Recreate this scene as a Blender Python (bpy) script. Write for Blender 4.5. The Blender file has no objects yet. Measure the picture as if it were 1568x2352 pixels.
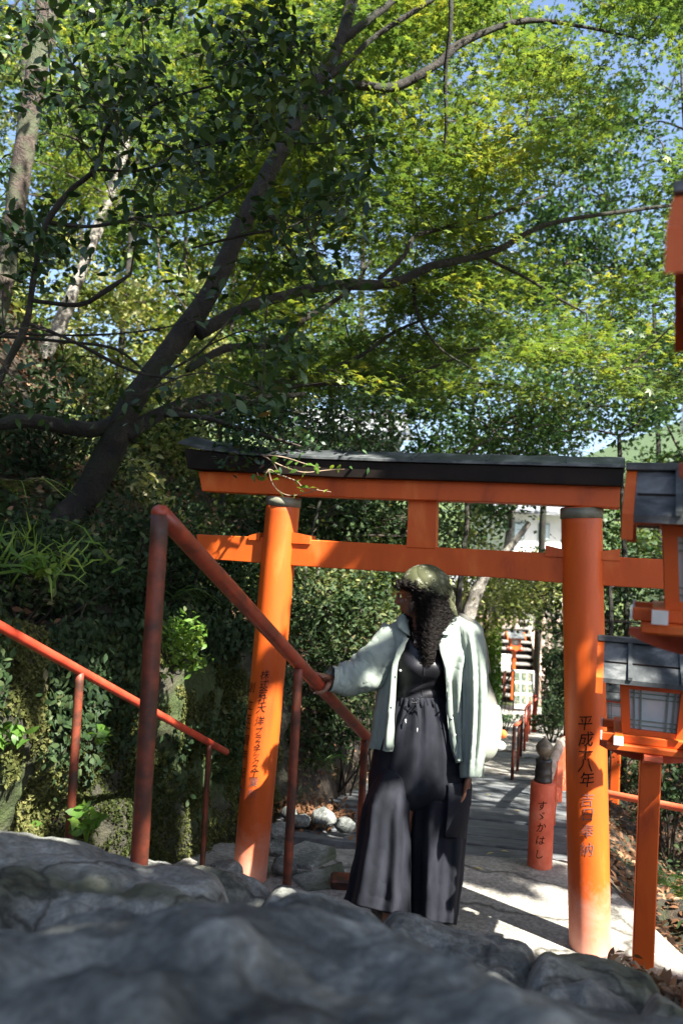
import bpy, math, random
import numpy as np
rng = np.random.default_rng(7)
random.seed(7)
PI = math.pi
col = bpy.context.scene.collection
# ------------------------------------------------------------------ camera frame
F = 1829.3           # focal length in units of a 1568 x 2352 picture
PHI = math.atan(0.052); PITCH = math.atan(63.0 / F)
CAM = np.array([0.0, 0.0, 1.81])
R0 = np.array([1.0, 0, 0]); FW = np.array([0, math.cos(PITCH), math.sin(PITCH)])
U0 = np.array([0, -math.sin(PITCH), math.cos(PITCH)])
CR = math.cos(PHI) * R0 + math.sin(PHI) * U0
CU = math.cos(PHI) * U0 - math.sin(PHI) * R0
def ray(px, py):
    return FW + CR * ((px - 784) / F) - CU * ((py - 1176) / F)
def W(px, py, Y):
    d = ray(px, py); return CAM + d * (Y / d[1])
def G(px, py, z=0.0):
    d = ray(px, py); return CAM + d * ((z - CAM[2]) / d[2])
def proj(P):
    v = np.asarray(P) - CAM
    w = v @ FW
    return 784 + F * (v @ CR) / w, 1176 - F * (v @ CU) / w, w
AZ = math.atan2(0.72, -0.69)                       # sun: to the right of and behind the camera
EL = math.radians(50)
SUN = np.array([math.cos(EL) * math.sin(AZ), math.cos(EL) * math.cos(AZ), math.sin(EL)])

# ------------------------------------------------------------------ noise
def _h(ix, iy, iz, s):
    n = (ix * 374761393 + iy * 668265263 + iz * 2147483647 + s * 1274126177) & 0xffffffff
    n = ((n ^ (n >> 13)) * 1274126177) & 0xffffffff
    return ((n ^ (n >> 16)) & 0xffff) / 65535.0
def vnoise(P, s=0):
    P = np.asarray(P, float); I = np.floor(P).astype(np.int64); f = P - I
    f = f * f * (3 - 2 * f); r = 0
    for dx in (0, 1):
        for dy in (0, 1):
            for dz in (0, 1):
                w = (f[..., 0] if dx else 1 - f[..., 0]) * (f[..., 1] if dy else 1 - f[..., 1]) * (f[..., 2] if dz else 1 - f[..., 2])
                r = r + w * _h(I[..., 0] + dx, I[..., 1] + dy, I[..., 2] + dz, s)
    return r * 2 - 1
def fbm(P, o=4, s=0):
    P = np.asarray(P, float); a = 1; r = 0
    for k in range(o):
        r = r + a * vnoise(P * 2 ** k, s + k); a *= .5
    return r
# ------------------------------------------------------------------ materials
def _mat(name):
    m = bpy.data.materials.new(name); m.use_nodes = True
    return m, m.node_tree, m.node_tree.nodes['Principled BSDF']
def ramp(nt, fac, cols):
    r = nt.nodes.new('ShaderNodeValToRGB'); e = r.color_ramp.elements
    while len(e) < len(cols): e.new(0.5)
    for k, (p, c) in enumerate(cols):
        e[k].position = p; e[k].color = (*c, 1)
    nt.links.new(fac, r.inputs[0]); return r.outputs[0]
def noise(nt, scale, detail=5, rough=.55, dist=0, stretch=None):
    tc = nt.nodes.new('ShaderNodeTexCoord'); n = nt.nodes.new('ShaderNodeTexNoise')
    n.inputs['Scale'].default_value = scale; n.inputs['Detail'].default_value = detail
    n.inputs['Roughness'].default_value = rough; n.inputs['Distortion'].default_value = dist
    if stretch:
        mp = nt.nodes.new('ShaderNodeMapping'); mp.inputs['Scale'].default_value = stretch
        nt.links.new(tc.outputs['Object'], mp.inputs[0]); nt.links.new(mp.outputs[0], n.inputs[0])
    else:
        nt.links.new(tc.outputs['Object'], n.inputs[0])
    return n.outputs[0]
def bump(nt, b, h, strength, dist=.01):
    n = nt.nodes.new('ShaderNodeBump'); n.inputs['Strength'].default_value = strength
    n.inputs['Distance'].default_value = dist
    nt.links.new(h, n.inputs['Height']); nt.links.new(n.outputs[0], b.inputs['Normal'])
def nmat(name, cols, scale=6, rough=.7, bmp=.3, bs=40, bd=.01, stretch=None, metal=0, spec=.5, detail=5):
    m, nt, b = _mat(name)
    n = noise(nt, scale, detail, .6, .3, stretch)
    nt.links.new(ramp(nt, n, [(.29 + .42 * p, c) for p, c in cols]), b.inputs['Base Color'])
    b.inputs['Roughness'].default_value = rough; b.inputs['Metallic'].default_value = metal
    b.inputs['Specular IOR Level'].default_value = spec
    if bmp: bump(nt, b, noise(nt, bs, 4), bmp, bd)
    return m
def leafmat(name, cols, trans=.4, rough=.45, spec=.4, nsc=1.1):
    m, nt, b = _mat(name)
    g = nt.nodes.new('ShaderNodeNewGeometry')
    nz = noise(nt, nsc, 2, .5); ma = nt.nodes.new('ShaderNodeMath'); ma.operation = 'MULTIPLY_ADD'; nt.links.new(nz, ma.inputs[0]); ma.inputs[1].default_value = 1.9; ma.inputs[2].default_value = -.72
    mb = nt.nodes.new('ShaderNodeMath'); mb.operation = 'MULTIPLY_ADD'; nt.links.new(g.outputs['Random Per Island'], mb.inputs[0]); mb.inputs[1].default_value = .5; nt.links.new(ma.outputs[0], mb.inputs[2])
    c = ramp(nt, mb.outputs[0], cols)
    nt.links.new(c, b.inputs['Base Color']); b.inputs['Roughness'].default_value = rough
    b.inputs['Specular IOR Level'].default_value = spec
    t = nt.nodes.new('ShaderNodeBsdfTranslucent')
    hs = nt.nodes.new('ShaderNodeMix'); hs.data_type = 'RGBA'; hs.blend_type = 'MULTIPLY'; hs.inputs[0].default_value = 1
    nt.links.new(c, hs.inputs[6]); hs.inputs[7].default_value = (1.5, 1.4, .8, 1)
    nt.links.new(hs.outputs[2], t.inputs[0])
    mx = nt.nodes.new('ShaderNodeMixShader'); mx.inputs[0].default_value = trans
    nt.links.new(b.outputs[0], mx.inputs[1]); nt.links.new(t.outputs[0], mx.inputs[2])
    nt.links.new(mx.outputs[0], nt.nodes['Material Output'].inputs[0])
    return m
def lin(*c):
    return tuple(((v / 255) / 12.92 if v / 255 <= .04045 else ((v / 255 + .055) / 1.055) ** 2.4) for v in c)

M = {}
M['red'] = nmat('vermilion_paint', [(0, (.36, .050, .008)), (.3, (.54, .084, .008)), (.7, (.62, .100, .009)), (1, (.70, .16, .03))], 6, .5, .15, 60, .003, (1, 1, .35))
def pillar_paint():
    m = nmat('vermilion_pillar_paint', [(0, (.32, .050, .010)), (.3, (.56, .086, .008)), (.7, (.66, .105, .009)), (1, (.74, .17, .03))], 7, .5, .15, 60, .003, (1, 1, .2))
    nt = m.node_tree; b = nt.nodes['Principled BSDF']
    # sun-bleached, chalky paint near the foot
    tc = nt.nodes.new('ShaderNodeTexCoord'); sx = nt.nodes.new('ShaderNodeSeparateXYZ'); nt.links.new(tc.outputs['Object'], sx.inputs[0])
    n = noise(nt, 9, 6, .7, .6)
    a = nt.nodes.new('ShaderNodeMath'); a.operation = 'MULTIPLY_ADD'; nt.links.new(n, a.inputs[0]); a.inputs[1].default_value = .55; nt.links.new(sx.outputs[2], a.inputs[2])
    f = ramp(nt, a.outputs[0], [(.30, (1, 1, 1)), (.62, (0, 0, 0))])
    src = b.inputs['Base Color'].links[0].from_socket
    mx = nt.nodes.new('ShaderNodeMix'); mx.data_type = 'RGBA'; nt.links.new(f, mx.inputs[0]); nt.links.new(src, mx.inputs[6]); mx.inputs[7].default_value = (.62, .27, .19, 1)
    nt.links.new(mx.outputs[2], b.inputs['Base Color'])
    return m
M['pillar'] = pillar_paint()
M['pale_red'] = nmat('weathered_vermilion', [(0, (.45, .06, .02)), (.5, (.62, .11, .045)), (1, (.70, .20, .11))], 8, .6, .2, 60, .003)
M['rail'] = nmat('oxide_red_pipe_paint', [(0, (.12, .025, .012)), (.5, (.27, .040, .016)), (.85, (.36, .052, .022)), (1, (.28, .08, .045))], 14, .38, .12, 90, .002)
M['rail2'] = nmat('bright_red_pipe_paint', [(0, (.34, .04, .018)), (.5, (.55, .06, .028)), (1, (.6, .09, .045))], 9, .45, .12, 90, .002)
M['rust'] = nmat('rusty_pipe_paint', [(0, (.03, .016, .010)), (.35, (.08, .024, .012)), (.65, (.17, .036, .016)), (1, (.26, .055, .022))], 12, .55, .3, 90, .003)
M['black'] = nmat('black_lacquered_wood', [(0, (.006, .004, .003)), (1, (.02, .013, .010))], 8, .6, .2, 50, .003, spec=.2)
M['roofmetal'] = nmat('weathered_grey_sheet_metal', [(0, (.02, .024, .027)), (.5, (.065, .073, .076)), (1, (.22, .23, .23))], 9, .5, .2, 70, .003, metal=.2)
M['collar'] = nmat('greenish_grey_band_metal', [(0, (.09, .09, .06)), (1, (.24, .24, .18))], 12, .5, .2)
M['giboshi'] = nmat('dark_bronze', [(0, (.02, .022, .022)), (.5, (.05, .05, .048)), (1, (.10, .09, .07))], 10, .42, .2, metal=.5)
M['bronzelight'] = nmat('weathered_bronze', [(0, (.06, .05, .035)), (.5, (.16, .13, .09)), (1, (.32, .27, .19))], 14, .5, .4, metal=.3)
M['white'] = nmat('white_paint', [(0, (.6, .6, .56)), (1, (.8, .8, .76))], 12, .5, .05)
M['glass'] = nmat('milky_lantern_glass', [(0, (.36, .46, .50)), (1, (.55, .62, .63))], 4, .25, 0)
M['lattice'] = nmat('green_grey_lattice', [(0, (.10, .16, .14)), (1, (.2, .27, .24))], 9, .5, 0)
M['ink'] = nmat('black_ink', [(0, (.012, .008, .006)), (1, (.05, .02, .012))], 60, .8, 0, spec=.1)
M['inkfaded'] = nmat('faded_ink', [(0, (.10, .04, .03)), (1, (.30, .14, .12))], 60, .8, 0, spec=.1)
def stone(name, c0, c1, c2, scale, moss=None, bd=.02, crack=0):
    m, nt, b = _mat(name)
    n1 = noise(nt, scale, 8, .65, .4); n2 = noise(nt, scale * 9, 6, .7); n3 = noise(nt, scale * .45, 4, .5, .8)
    cc = ramp(nt, n1, [(.33, c0), (.5, c1), (.68, c2)])
    sp = ramp(nt, n2, [(.38, (.55, .55, .55)), (.62, (1.25, 1.25, 1.25))])
    mx = nt.nodes.new('ShaderNodeMix'); mx.data_type = 'RGBA'; mx.blend_type = 'MULTIPLY'; mx.inputs[0].default_value = .8
    nt.links.new(cc, mx.inputs[6]); nt.links.new(sp, mx.inputs[7]); out = mx.outputs[2]
    if moss:
        f = ramp(nt, n3, [(.5, (0, 0, 0)), (.62, (1, 1, 1))])
        m2 = nt.nodes.new('ShaderNodeMix'); m2.data_type = 'RGBA'; nt.links.new(f, m2.inputs[0]); nt.links.new(out, m2.inputs[6]); m2.inputs[7].default_value = (*moss, 1)
        out = m2.outputs[2]
    if crack:
        tc = nt.nodes.new('ShaderNodeTexCoord'); wn = nt.nodes.new('ShaderNodeTexNoise'); wn.inputs['Scale'].default_value = 3; wn.inputs['Detail'].default_value = 6
        va = nt.nodes.new('ShaderNodeMix'); va.data_type = 'VECTOR'; va.inputs[0].default_value = .35; nt.links.new(tc.outputs['Object'], va.inputs[4]); nt.links.new(wn.outputs['Color'], va.inputs[5]); nt.links.new(tc.outputs['Object'], wn.inputs[0])
        vo = nt.nodes.new('ShaderNodeTexVoronoi'); vo.feature = 'DISTANCE_TO_EDGE'; vo.inputs['Scale'].default_value = crack; nt.links.new(va.outputs[1], vo.inputs[0])
        cf = ramp(nt, vo.outputs['Distance'], [(.0, (.12, .12, .10)), (.035, (1, 1, 1))]); m3 = nt.nodes.new('ShaderNodeMix'); m3.data_type = 'RGBA'; m3.blend_type = 'MULTIPLY'; m3.inputs[0].default_value = .85
        nt.links.new(out, m3.inputs[6]); nt.links.new(cf, m3.inputs[7]); out = m3.outputs[2]
    nt.links.new(out, b.inputs['Base Color']); b.inputs['Roughness'].default_value = .8
    ad = nt.nodes.new('ShaderNodeMath'); ad.operation = 'MULTIPLY_ADD'; nt.links.new(n1, ad.inputs[0]); ad.inputs[1].default_value = 3; nt.links.new(n2, ad.inputs[2])
    bump(nt, b, ad.outputs[0], .8, bd)
    return m
M['rock'] = stone('dark_grey_rock', (.06, .068, .064), (.20, .215, .20), (.50, .52, .48), 5.5, None, .05)
M['rock2'] = stone('pale_grey_stone', (.12, .13, .12), (.24, .25, .225), (.40, .41, .37), 4, (.09, .10, .06), .02, 2.6)
M['paving'] = stone('grey_stone_paving', (.20, .19, .165), (.29, .275, .24), (.38, .355, .32), 5, None, .008, 1.7)
M['mossrock'] = stone('mossy_rock', (.018, .018, .010), (.045, .043, .025), (.10, .09, .05), 3, (.05, .075, .018), .05)
M['soil'] = stone('leaf_strewn_soil', (.018, .013, .008), (.05, .036, .022), (.10, .07, .04), 6, (.03, .045, .015), .04)
M['bark'] = stone('dark_bark', (.006, .005, .003), (.016, .012, .008), (.045, .038, .027), 9, (.016, .020, .008), .02)
M['palebark'] = stone('pale_bark', (.10, .09, .07), (.22, .20, .17), (.42, .40, .35), 9, None, .02)
M['redbark'] = stone('reddish_bark', (.02, .013, .009), (.06, .042, .03), (.16, .13, .10), 9, (.06, .07, .035), .02)
M['twig'] = nmat('thin_branch_bark', [(0, (.015, .011, .008)), (1, (.06, .045, .03))], 20, .8, .3)
M['palewood'] = nmat('weathered_pale_wood', [(0, (.22, .13, .09)), (.5, (.42, .30, .23)), (1, (.6, .5, .42))], 6, .7, .3, 40, .004, (1, 1, 1))
M['plank'] = nmat('weathered_planks', [(0, (.055, .06, .062)), (.5, (.12, .13, .135)), (1, (.20, .21, .215))], 7, .7, .5, 60, .006, (1, 5, 1))
M['maple'] = leafmat('maple_leaves', [(0, (.035, .075, .025)), (.35, (.065, .12, .03)), (.7, (.13, .185, .032)), (1, (.26, .27, .045))], .45)
M['maple2'] = leafmat('green_maple_leaves', [(0, (.022, .058, .026)), (.5, (.042, .092, .034)), (.85, (.08, .14, .038)), (1, (.19, .22, .05))], .4)
M['camellia'] = leafmat('glossy_dark_leaves', [(0, (.012, .032, .012)), (.5, (.024, .058, .018)), (.9, (.045, .09, .024)), (1, (.08, .13, .03))], .15, .38, .4)
M['forest'] = leafmat('sun_toned_hillside_leaves', [(0, (.06, .10, .03)), (.4, (.15, .20, .05)), (.75, (.36, .38, .16)), (1, (.62, .58, .40))], .4)  # brightened tones: sunlight on the slope is put into the leaf colour
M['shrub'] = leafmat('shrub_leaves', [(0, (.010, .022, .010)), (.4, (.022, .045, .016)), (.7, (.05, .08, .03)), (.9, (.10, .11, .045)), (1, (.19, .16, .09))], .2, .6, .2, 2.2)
M['fern'] = leafmat('fresh_fern_leaves', [(0, (.05, .13, .02)), (.6, (.11, .21, .03)), (1, (.25, .33, .05))], .4)
M['moss'] = leafmat('moss_tufts', [(0, (.025, .035, .010)), (.5, (.075, .085, .025)), (1, (.22, .21, .08))], .2, .8, .1)
M['litter'] = leafmat('dry_fallen_leaves', [(0, (.06, .03, .015)), (.5, (.16, .08, .04)), (.8, (.26, .16, .09)), (1, (.34, .28, .2))], .1, .7, .2)
M['yellowleaf'] = leafmat('yellow_fallen_leaf', [(0, (.42, .36, .12)), (1, (.55, .46, .18))], .2)

def plank_tone():
    m = M['plank']; nt = m.node_tree; b = nt.nodes['Principled BSDF']; src = b.inputs['Base Color'].links[0].from_socket
    g = nt.nodes.new('ShaderNodeNewGeometry'); r = ramp(nt, g.outputs['Random Per Island'], [(0, (.55, .58, .62)), (1, (1.15, 1.12, 1.08))])
    mx = nt.nodes.new('ShaderNodeMix'); mx.data_type = 'RGBA'; mx.blend_type = 'MULTIPLY'; mx.inputs[0].default_value = 1
    nt.links.new(src, mx.inputs[6]); nt.links.new(r, mx.inputs[7]); nt.links.new(mx.outputs[2], b.inputs['Base Color'])
plank_tone()
def far_green():                      # beyond the shrine yard the ground is wooded hillside
    m = M['soil']; nt = m.node_tree; b = nt.nodes['Principled BSDF']; src = b.inputs['Base Color'].links[0].from_socket
    tc = nt.nodes.new('ShaderNodeTexCoord'); sx = nt.nodes.new('ShaderNodeSeparateXYZ'); nt.links.new(tc.outputs['Object'], sx.inputs[0])
    mr = nt.nodes.new('ShaderNodeMapRange'); nt.links.new(sx.outputs[1], mr.inputs[0]); mr.inputs[1].default_value = 15; mr.inputs[2].default_value = 24
    c = ramp(nt, noise(nt, 1.3, 8, .75), [(.35, (.015, .03, .012)), (.5, (.05, .09, .025)), (.65, (.13, .17, .04))])
    mx = nt.nodes.new('ShaderNodeMix'); mx.data_type = 'RGBA'; nt.links.new(mr.outputs[0], mx.inputs[0]); nt.links.new(src, mx.inputs[6]); nt.links.new(c, mx.inputs[7]); nt.links.new(mx.outputs[2], b.inputs['Base Color'])
far_green()
# ------------------------------------------------------------------ meshes
class Geo:
    def __init__(s): s.V = []; s.Fc = []; s.n = 0
    def add(s, V, Fs):
        V = np.asarray(V, float).reshape(-1, 3); k = s.n
        s.V.append(V); s.n += len(V)
        s.Fc.extend([tuple(int(i) + k for i in f) for f in Fs]); return s
    def box(s, c, size, ax=None, taper=1.0, bev=0):
        """box centred at c, size along the axes ax (3 rows); taper scales the top; bev chamfers"""
        ax = np.eye(3) if ax is None else np.asarray(ax); hx, hy, hz = [v / 2 for v in size]
        b = min(bev, hx * .9, hy * .9, hz * .9)
        if b <= 0:
            P = [(sx * hx * (taper if sz > 0 else 1), sy * hy * (taper if sz > 0 else 1), sz * hz) for sz in (-1, 1) for sx, sy in ((-1, -1), (1, -1), (1, 1), (-1, 1))]
            s.add(np.array(P) @ ax + c, [(3, 2, 1, 0), (4, 5, 6, 7), (0, 1, 5, 4), (1, 2, 6, 5), (2, 3, 7, 6), (3, 0, 4, 7)])
            return s
        rings = []
        for z, o in ((-hz, b), (-hz + b, 0), (hz - b, 0), (hz, b)):
            t = taper if z > 0 else 1
            X = hx * t - o; Y = hy * t - o
            q = b * .8 if o == 0 else b * .3
            rings.append([(-X + q, -Y, z), (X - q, -Y, z), (X, -Y + q, z), (X, Y - q, z), (X - q, Y, z), (-X + q, Y, z), (-X, Y - q, z), (-X, -Y + q, z)])
        V = np.array(rings).reshape(-1, 3) @ ax + c
        f = [tuple(range(7, -1, -1)), tuple(range(24, 32))]
        for k in range(3):
            for j in range(8): f.append((k * 8 + j, k * 8 + (j + 1) % 8, k * 8 + 8 + (j + 1) % 8, k * 8 + 8 + j))
        s.add(V, f); return s
    def tube(s, P, r, n=10, caps=True, fold=None, flat=1.0, up=None):
        P = np.asarray(P, float); m = len(P); r = np.broadcast_to(np.asarray(r, float), (m,))
        T = np.gradient(P, axis=0); T /= np.linalg.norm(T, axis=1)[:, None] + 1e-12
        a = np.array(up, float) if up is not None else (np.array([0, 0, 1.0]) if abs(T[0][2]) < .9 else np.array([1.0, 0, 0]))
        V = []; th = np.arange(n) / n * 2 * PI
        for k in range(m):
            a = a - T[k] * (a @ T[k]); a /= np.linalg.norm(a) + 1e-12
            b = np.cross(T[k], a)
            rr = r[k] * (1 if fold is None else fold(k / (m - 1), th))
            V.append(P[k] + (np.cos(th) * rr)[:, None] * a + (np.sin(th) * rr * flat)[:, None] * b)
        V = np.concatenate(V)
        f = [(k * n + j, k * n + (j + 1) % n, (k + 1) * n + (j + 1) % n, (k + 1) * n + j) for k in range(m - 1) for j in range(n)]
        if caps: f += [tuple(range(n - 1, -1, -1)), tuple(range((m - 1) * n, m * n))]
        s.add(V, f); return s
    def loft(s, rings, closed=True, caps=False):
        n = len(rings[0]); m = len(rings); V = np.concatenate([np.asarray(r) for r in rings]); f = []
        for k in range(m - 1):
            for j in range(n if closed else n - 1):
                f.append((k * n + j, k * n + (j + 1) % n, (k + 1) * n + (j + 1) % n, (k + 1) * n + j))
        if caps: f += [tuple(range(n - 1, -1, -1)), tuple(range((m - 1) * n, m * n))]
        s.add(V, f); return s
    def lathe(s, prof, c, ax=None, n=32):
        ax = np.eye(3) if ax is None else ax; th = np.arange(n) / n * 2 * PI
        return s.loft([np.stack([r * np.cos(th), r * np.sin(th), np.full(n, z)], 1) @ ax + c for r, z in prof], caps=True)
    def ell(s, c, rad, ax=None, n=16, m=10):
        ax = np.eye(3) if ax is None else np.asarray(ax); rings = []; th = np.arange(n) / n * 2 * PI
        for k in range(1, m):
            p = PI * k / m
            rings.append(np.stack([rad[0] * np.sin(p) * np.cos(th), rad[1] * np.sin(p) * np.sin(th), np.full(n, -rad[2] * np.cos(p))], 1) @ ax + c)
        return s.loft(rings, caps=True)
    def build(s, name, mat, parent=None, smooth=False, mods=None):
        me = bpy.data.meshes.new(name); me.from_pydata(np.concatenate(s.V).tolist(), [], s.Fc); me.update()
        return finish(name, me, mat, parent, smooth, mods)
def finish(name, me, mat, parent=None, smooth=False, mods=None):
    o = bpy.data.objects.new(name, me); col.objects.link(o)
    if mat is not None: me.materials.append(mat)
    if smooth: me.polygons.foreach_set('use_smooth', [True] * len(me.polygons))
    if parent is not None: setparent(o, parent)
    for k, v in (mods or []):
        md = o.modifiers.new(k, k.upper())
        for a, b in v.items(): setattr(md, a, b)
    return o
def setparent(o, p):
    o.parent = p
    o.matrix_parent_inverse = p.matrix_basis.inverted()
def mk_np(name, V, Fq, mat, parent=None, smooth=False):
    me = bpy.data.meshes.new(name); k = Fq.shape[1]; m = len(Fq)
    me.vertices.add(len(V)); me.vertices.foreach_set('co', np.ascontiguousarray(V, np.float32).ravel())
    me.loops.add(m * k); me.loops.foreach_set('vertex_index', np.ascontiguousarray(Fq, np.int32).ravel())
    me.polygons.add(m); me.polygons.foreach_set('loop_start', np.arange(m, dtype=np.int32) * k)
    me.update(calc_edges=True); me.validate()
    return finish(name, me, mat, parent, smooth)
def tag(o, label=None, cat=None, group=None, kind=None):
    if label: o['label'] = label
    if cat: o['category'] = cat
    if group: o['group'] = group
    if kind: o['kind'] = kind
    return o
def thing(name, loc, label, cat, group=None, rz=0):
    o = bpy.data.objects.new(name, None); col.objects.link(o); o.empty_display_size = .1
    o.location = tuple(loc); o.rotation_euler = (0, 0, rz)
    o.matrix_basis  # basis follows loc/rot
    return tag(o, label, cat, group)
# ---- leaf clouds
def tmpl(kind):
    if kind == 'maple':
        V = []; Fc = []
        for k, a in enumerate((-100, -48, 0, 48, 100)):
            a = math.radians(a); L = (.62, .9, 1.0, .9, .62)[k]
            d = np.array([math.sin(a), math.cos(a)]); p = np.array([d[1], -d[0]]); c = np.array([0, 0.0])
            b = len(V); q = c - d * .04
            V += [(*q, 0), (*(c + d * L * .45 + p * .15), .02), (*(c + d * L), -.10), (*(c + d * L * .45 - p * .15), .02)]
            Fc.append((b, b + 1, b + 2, b + 3))
        V = np.array(V); V[:, 1] -= .25
        # weld the lobes so a leaf is one island
        V = np.concatenate([V, [[0, -.3, 0]]]); Fc = [tuple(20 if i % 4 == 0 else i for i in f) for f in Fc]
        return V, np.array(Fc)
    if kind == 'oval':
        V = np.array([(0, -.5, 0), (.2, -.22, .05), (.22, .1, .05), (0, .55, -.1), (-.22, .1, .05), (-.2, -.22, .05)])
        return V, np.array([(0, 1, 5, 5), (1, 2, 4, 5), (2, 3, 4, 4)])
    if kind == 'quad':
        return np.array([(0, -.5, 0), (.3, 0, .06), (0, .5, -.05), (-.3, 0, .06)]), np.array([(0, 1, 2, 3)])
    if kind == 'blade':
        return np.array([(-.04, 0, 0), (.04, 0, 0), (.035, .5, .12), (-.035, .5, .12), (0, 1, -.1)]), np.array([(0, 1, 2, 3), (3, 2, 4, 4)])
def leaves(P, size, kind, tilt=.6, droop=0, nrm=None):
    """return V,F for leaves at P (n,3). normals scatter round up (or nrm)."""
    n = len(P); Tv, Tf = tmpl(kind); size = np.asarray(size) * np.ones(n)
    Nn = rng.normal(0, tilt, (n, 3)) + (np.array([0, 0, 1.0]) if nrm is None else nrm)
    Nn /= np.linalg.norm(Nn, axis=1)[:, None]
    a = rng.normal(0, 1, (n, 3)); a[:, 2] -= droop
    T = a - Nn * (a * Nn).sum(1)[:, None]; T /= np.linalg.norm(T, axis=1)[:, None] + 1e-9
    B = np.cross(T, Nn)
    V = P[:, None, :] + size[:, None, None] * (Tv[None, :, 0, None] * B[:, None, :] + Tv[None, :, 1, None] * T[:, None, :] + Tv[None, :, 2, None] * Nn[:, None, :])
    Fq = Tf[None] + (np.arange(n) * len(Tv))[:, None, None]
    return V.reshape(-1, 3), Fq.reshape(-1, Tf.shape[1])
CLEAR = [(1150, 1244, 1452, 1642, 4.5, 19.3, 1.0), (1168, 1290, 1166, 1256, 6.5, 25.5, .8), (690, 935, 930, 990, 6.5, 23.5, .6), (1244, 1290, 1400, 1500, 9, 23.5, .5)]   # pruned openings the view passes through
def leafobj(name, P, size, kind, mat, parent=None, tilt=.6, droop=0, nrm=None):
    P = np.asarray(P, float); a_, b_, w_ = proj(P); k_ = np.ones(len(P), bool)
    for x0, x1, y0, y1, Y0, Y1, pr in CLEAR: k_ &= ~((a_ > x0) & (a_ < x1) & (b_ > y0) & (b_ < y1) & (P[:, 1] > Y0) & (P[:, 1] < Y1) & (rng.uniform(0, 1, len(P)) < pr))
    size = (np.asarray(size) * np.ones(len(P)))[k_]; P = P[k_]
    if nrm is not None and np.ndim(nrm) == 2: nrm = nrm[k_]
    V, Fq = leaves(P, size, kind, tilt, droop, nrm)
    if kind in ('oval', 'blade'):                       # degenerate quads -> triangles
        T1 = Fq[:, [0, 1, 2]]; T2 = Fq[:, [0, 2, 3]]; Fq = np.concatenate([T1, T2[(T2[:, 1] != T2[:, 2])]])
    return mk_np(name, V, Fq, mat, parent)
def interp(P, n):
    """smooth curve through points P (k,d) resampled to n (Catmull-Rom)"""
    P = np.asarray(P, float); k = len(P)
    Q = np.concatenate([[2 * P[0] - P[1]], P, [2 * P[-1] - P[-2]]])
    t = np.linspace(0, k - 1 - 1e-9, n); i = t.astype(int); f = (t - i)[:, None]
    a, b, c, d = Q[i], Q[i + 1], Q[i + 2], Q[i + 3]
    return .5 * ((2 * b) + (-a + c) * f + (2 * a - 5 * b + 4 * c - d) * f ** 2 + (-a + 3 * b - 3 * c + d) * f ** 3)
def limb(pts, n=24):
    """pts: (px, py, Y, width in px) -> 3D points and radii"""
    Q = interp(pts, n); P = np.array([W(q[0], q[1], q[2]) for q in Q]); r = Q[:, 3] / 2 / F * Q[:, 2]
    return P, np.maximum(r, .002)
def rough_tube(g, P, r, n=12, s=0, amp=.18):
    g0 = Geo().tube(P, r, n); V = np.concatenate(g0.V); rr = np.repeat(np.broadcast_to(r, (len(P),)), n); ctr = np.repeat(P, n, axis=0)
    k = 1 + amp * fbm(V * 9, 3, s)
    g.add(ctr + (V - ctr) * k[:, None], g0.Fc)
EXPO = 2.28
# ================================================================== TERRAIN
PY = [-6, 0, 1.2, 2.0, 2.4, 2.8, 3.1, 3.45, 4.6, 7.6, 8.2, 11, 14, 18, 19.5, 30, 400]
PZ = [2.2, 1.3, 1.05, .62, .50, .34, .18, 0.0, 0.0, -.43, -.53, -.96, -1.44, -2.05, -2.1, -2.0, -2.0]
def pathz(Y): return np.interp(Y, PY, PZ)
def XL(Y): return np.interp(Y, [-6, 0, 2.2, 4.2, 5.2, 6, 7.6, 12, 18, 25, 60], [-1.9, -1.7, -1.45, -1.0, -.5, .0, .55, 1.8, 3.3, 3.6, 5])
def XR(Y): return np.interp(Y, [-6, 0, 3, 4.45, 7.6, 12, 18, 25, 60], [1.0, 1.15, 1.75, 1.55, 2.45, 3.7, 5.3, 5.6, 8])
def ground(x, Y):
    x = np.asarray(x, float); Y = np.asarray(Y, float)
    z = pathz(Y); dl = XL(Y) - x; dr = x - XR(Y)
    bl = np.where(dl > 0, np.minimum(dl / .35, 1) * 1.0 + np.maximum(dl - .35, 0) * .85, 0)
    bl = np.minimum(bl, 1.0 + 13 * (1 - np.exp(-np.maximum(dl - .35, 0) / 14)))
    far = np.clip((Y - 4.2) / 3, 0, 1)
    br = np.where(dr > 0, -np.minimum(dr * 1.2, .55) * (1 - .3 * far) + np.maximum(dr - .8, 0) * .42 * far, 0)
    P = np.stack([x, Y, z * 0], -1)
    z = np.where((Y > 4.85) & (Y < 7.95) & (x > XL(Y) + .12) & (x < XR(Y) - .2), z - .35, z)
    n = fbm(P * .9, 4, 3) * np.clip((np.maximum(dl, dr)) * .6, 0, .35) + fbm(P * 5, 3, 9) * .012
    back = np.clip((Y - 24) / 30, 0, 1)
    z = z + bl + br + n
    return z * (1 - back) + back * (np.maximum(z, 1.5 + 4 * (1 + fbm(P * .05, 3, 5)) + 1.2 * fbm(P * .5, 4, 15)))
def lin_(a, b, n): return np.linspace(a, b, n, endpoint=False)
gx = np.concatenate([lin_(-900, -60, 10), lin_(-60, -14, 24), lin_(-14, -3, 50), lin_(-3, 3.6, 150), lin_(3.6, 12, 50), lin_(12, 60, 24), np.linspace(60, 900, 10)])
gy = np.concatenate([lin_(-300, -6, 10), lin_(-6, 1.5, 30), lin_(1.5, 9, 160), lin_(9, 30, 90), lin_(30, 90, 24), np.linspace(90, 1500, 12)])
X_, Y_ = np.meshgrid(gx, gy)
Z_ = ground(X_, Y_)
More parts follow.
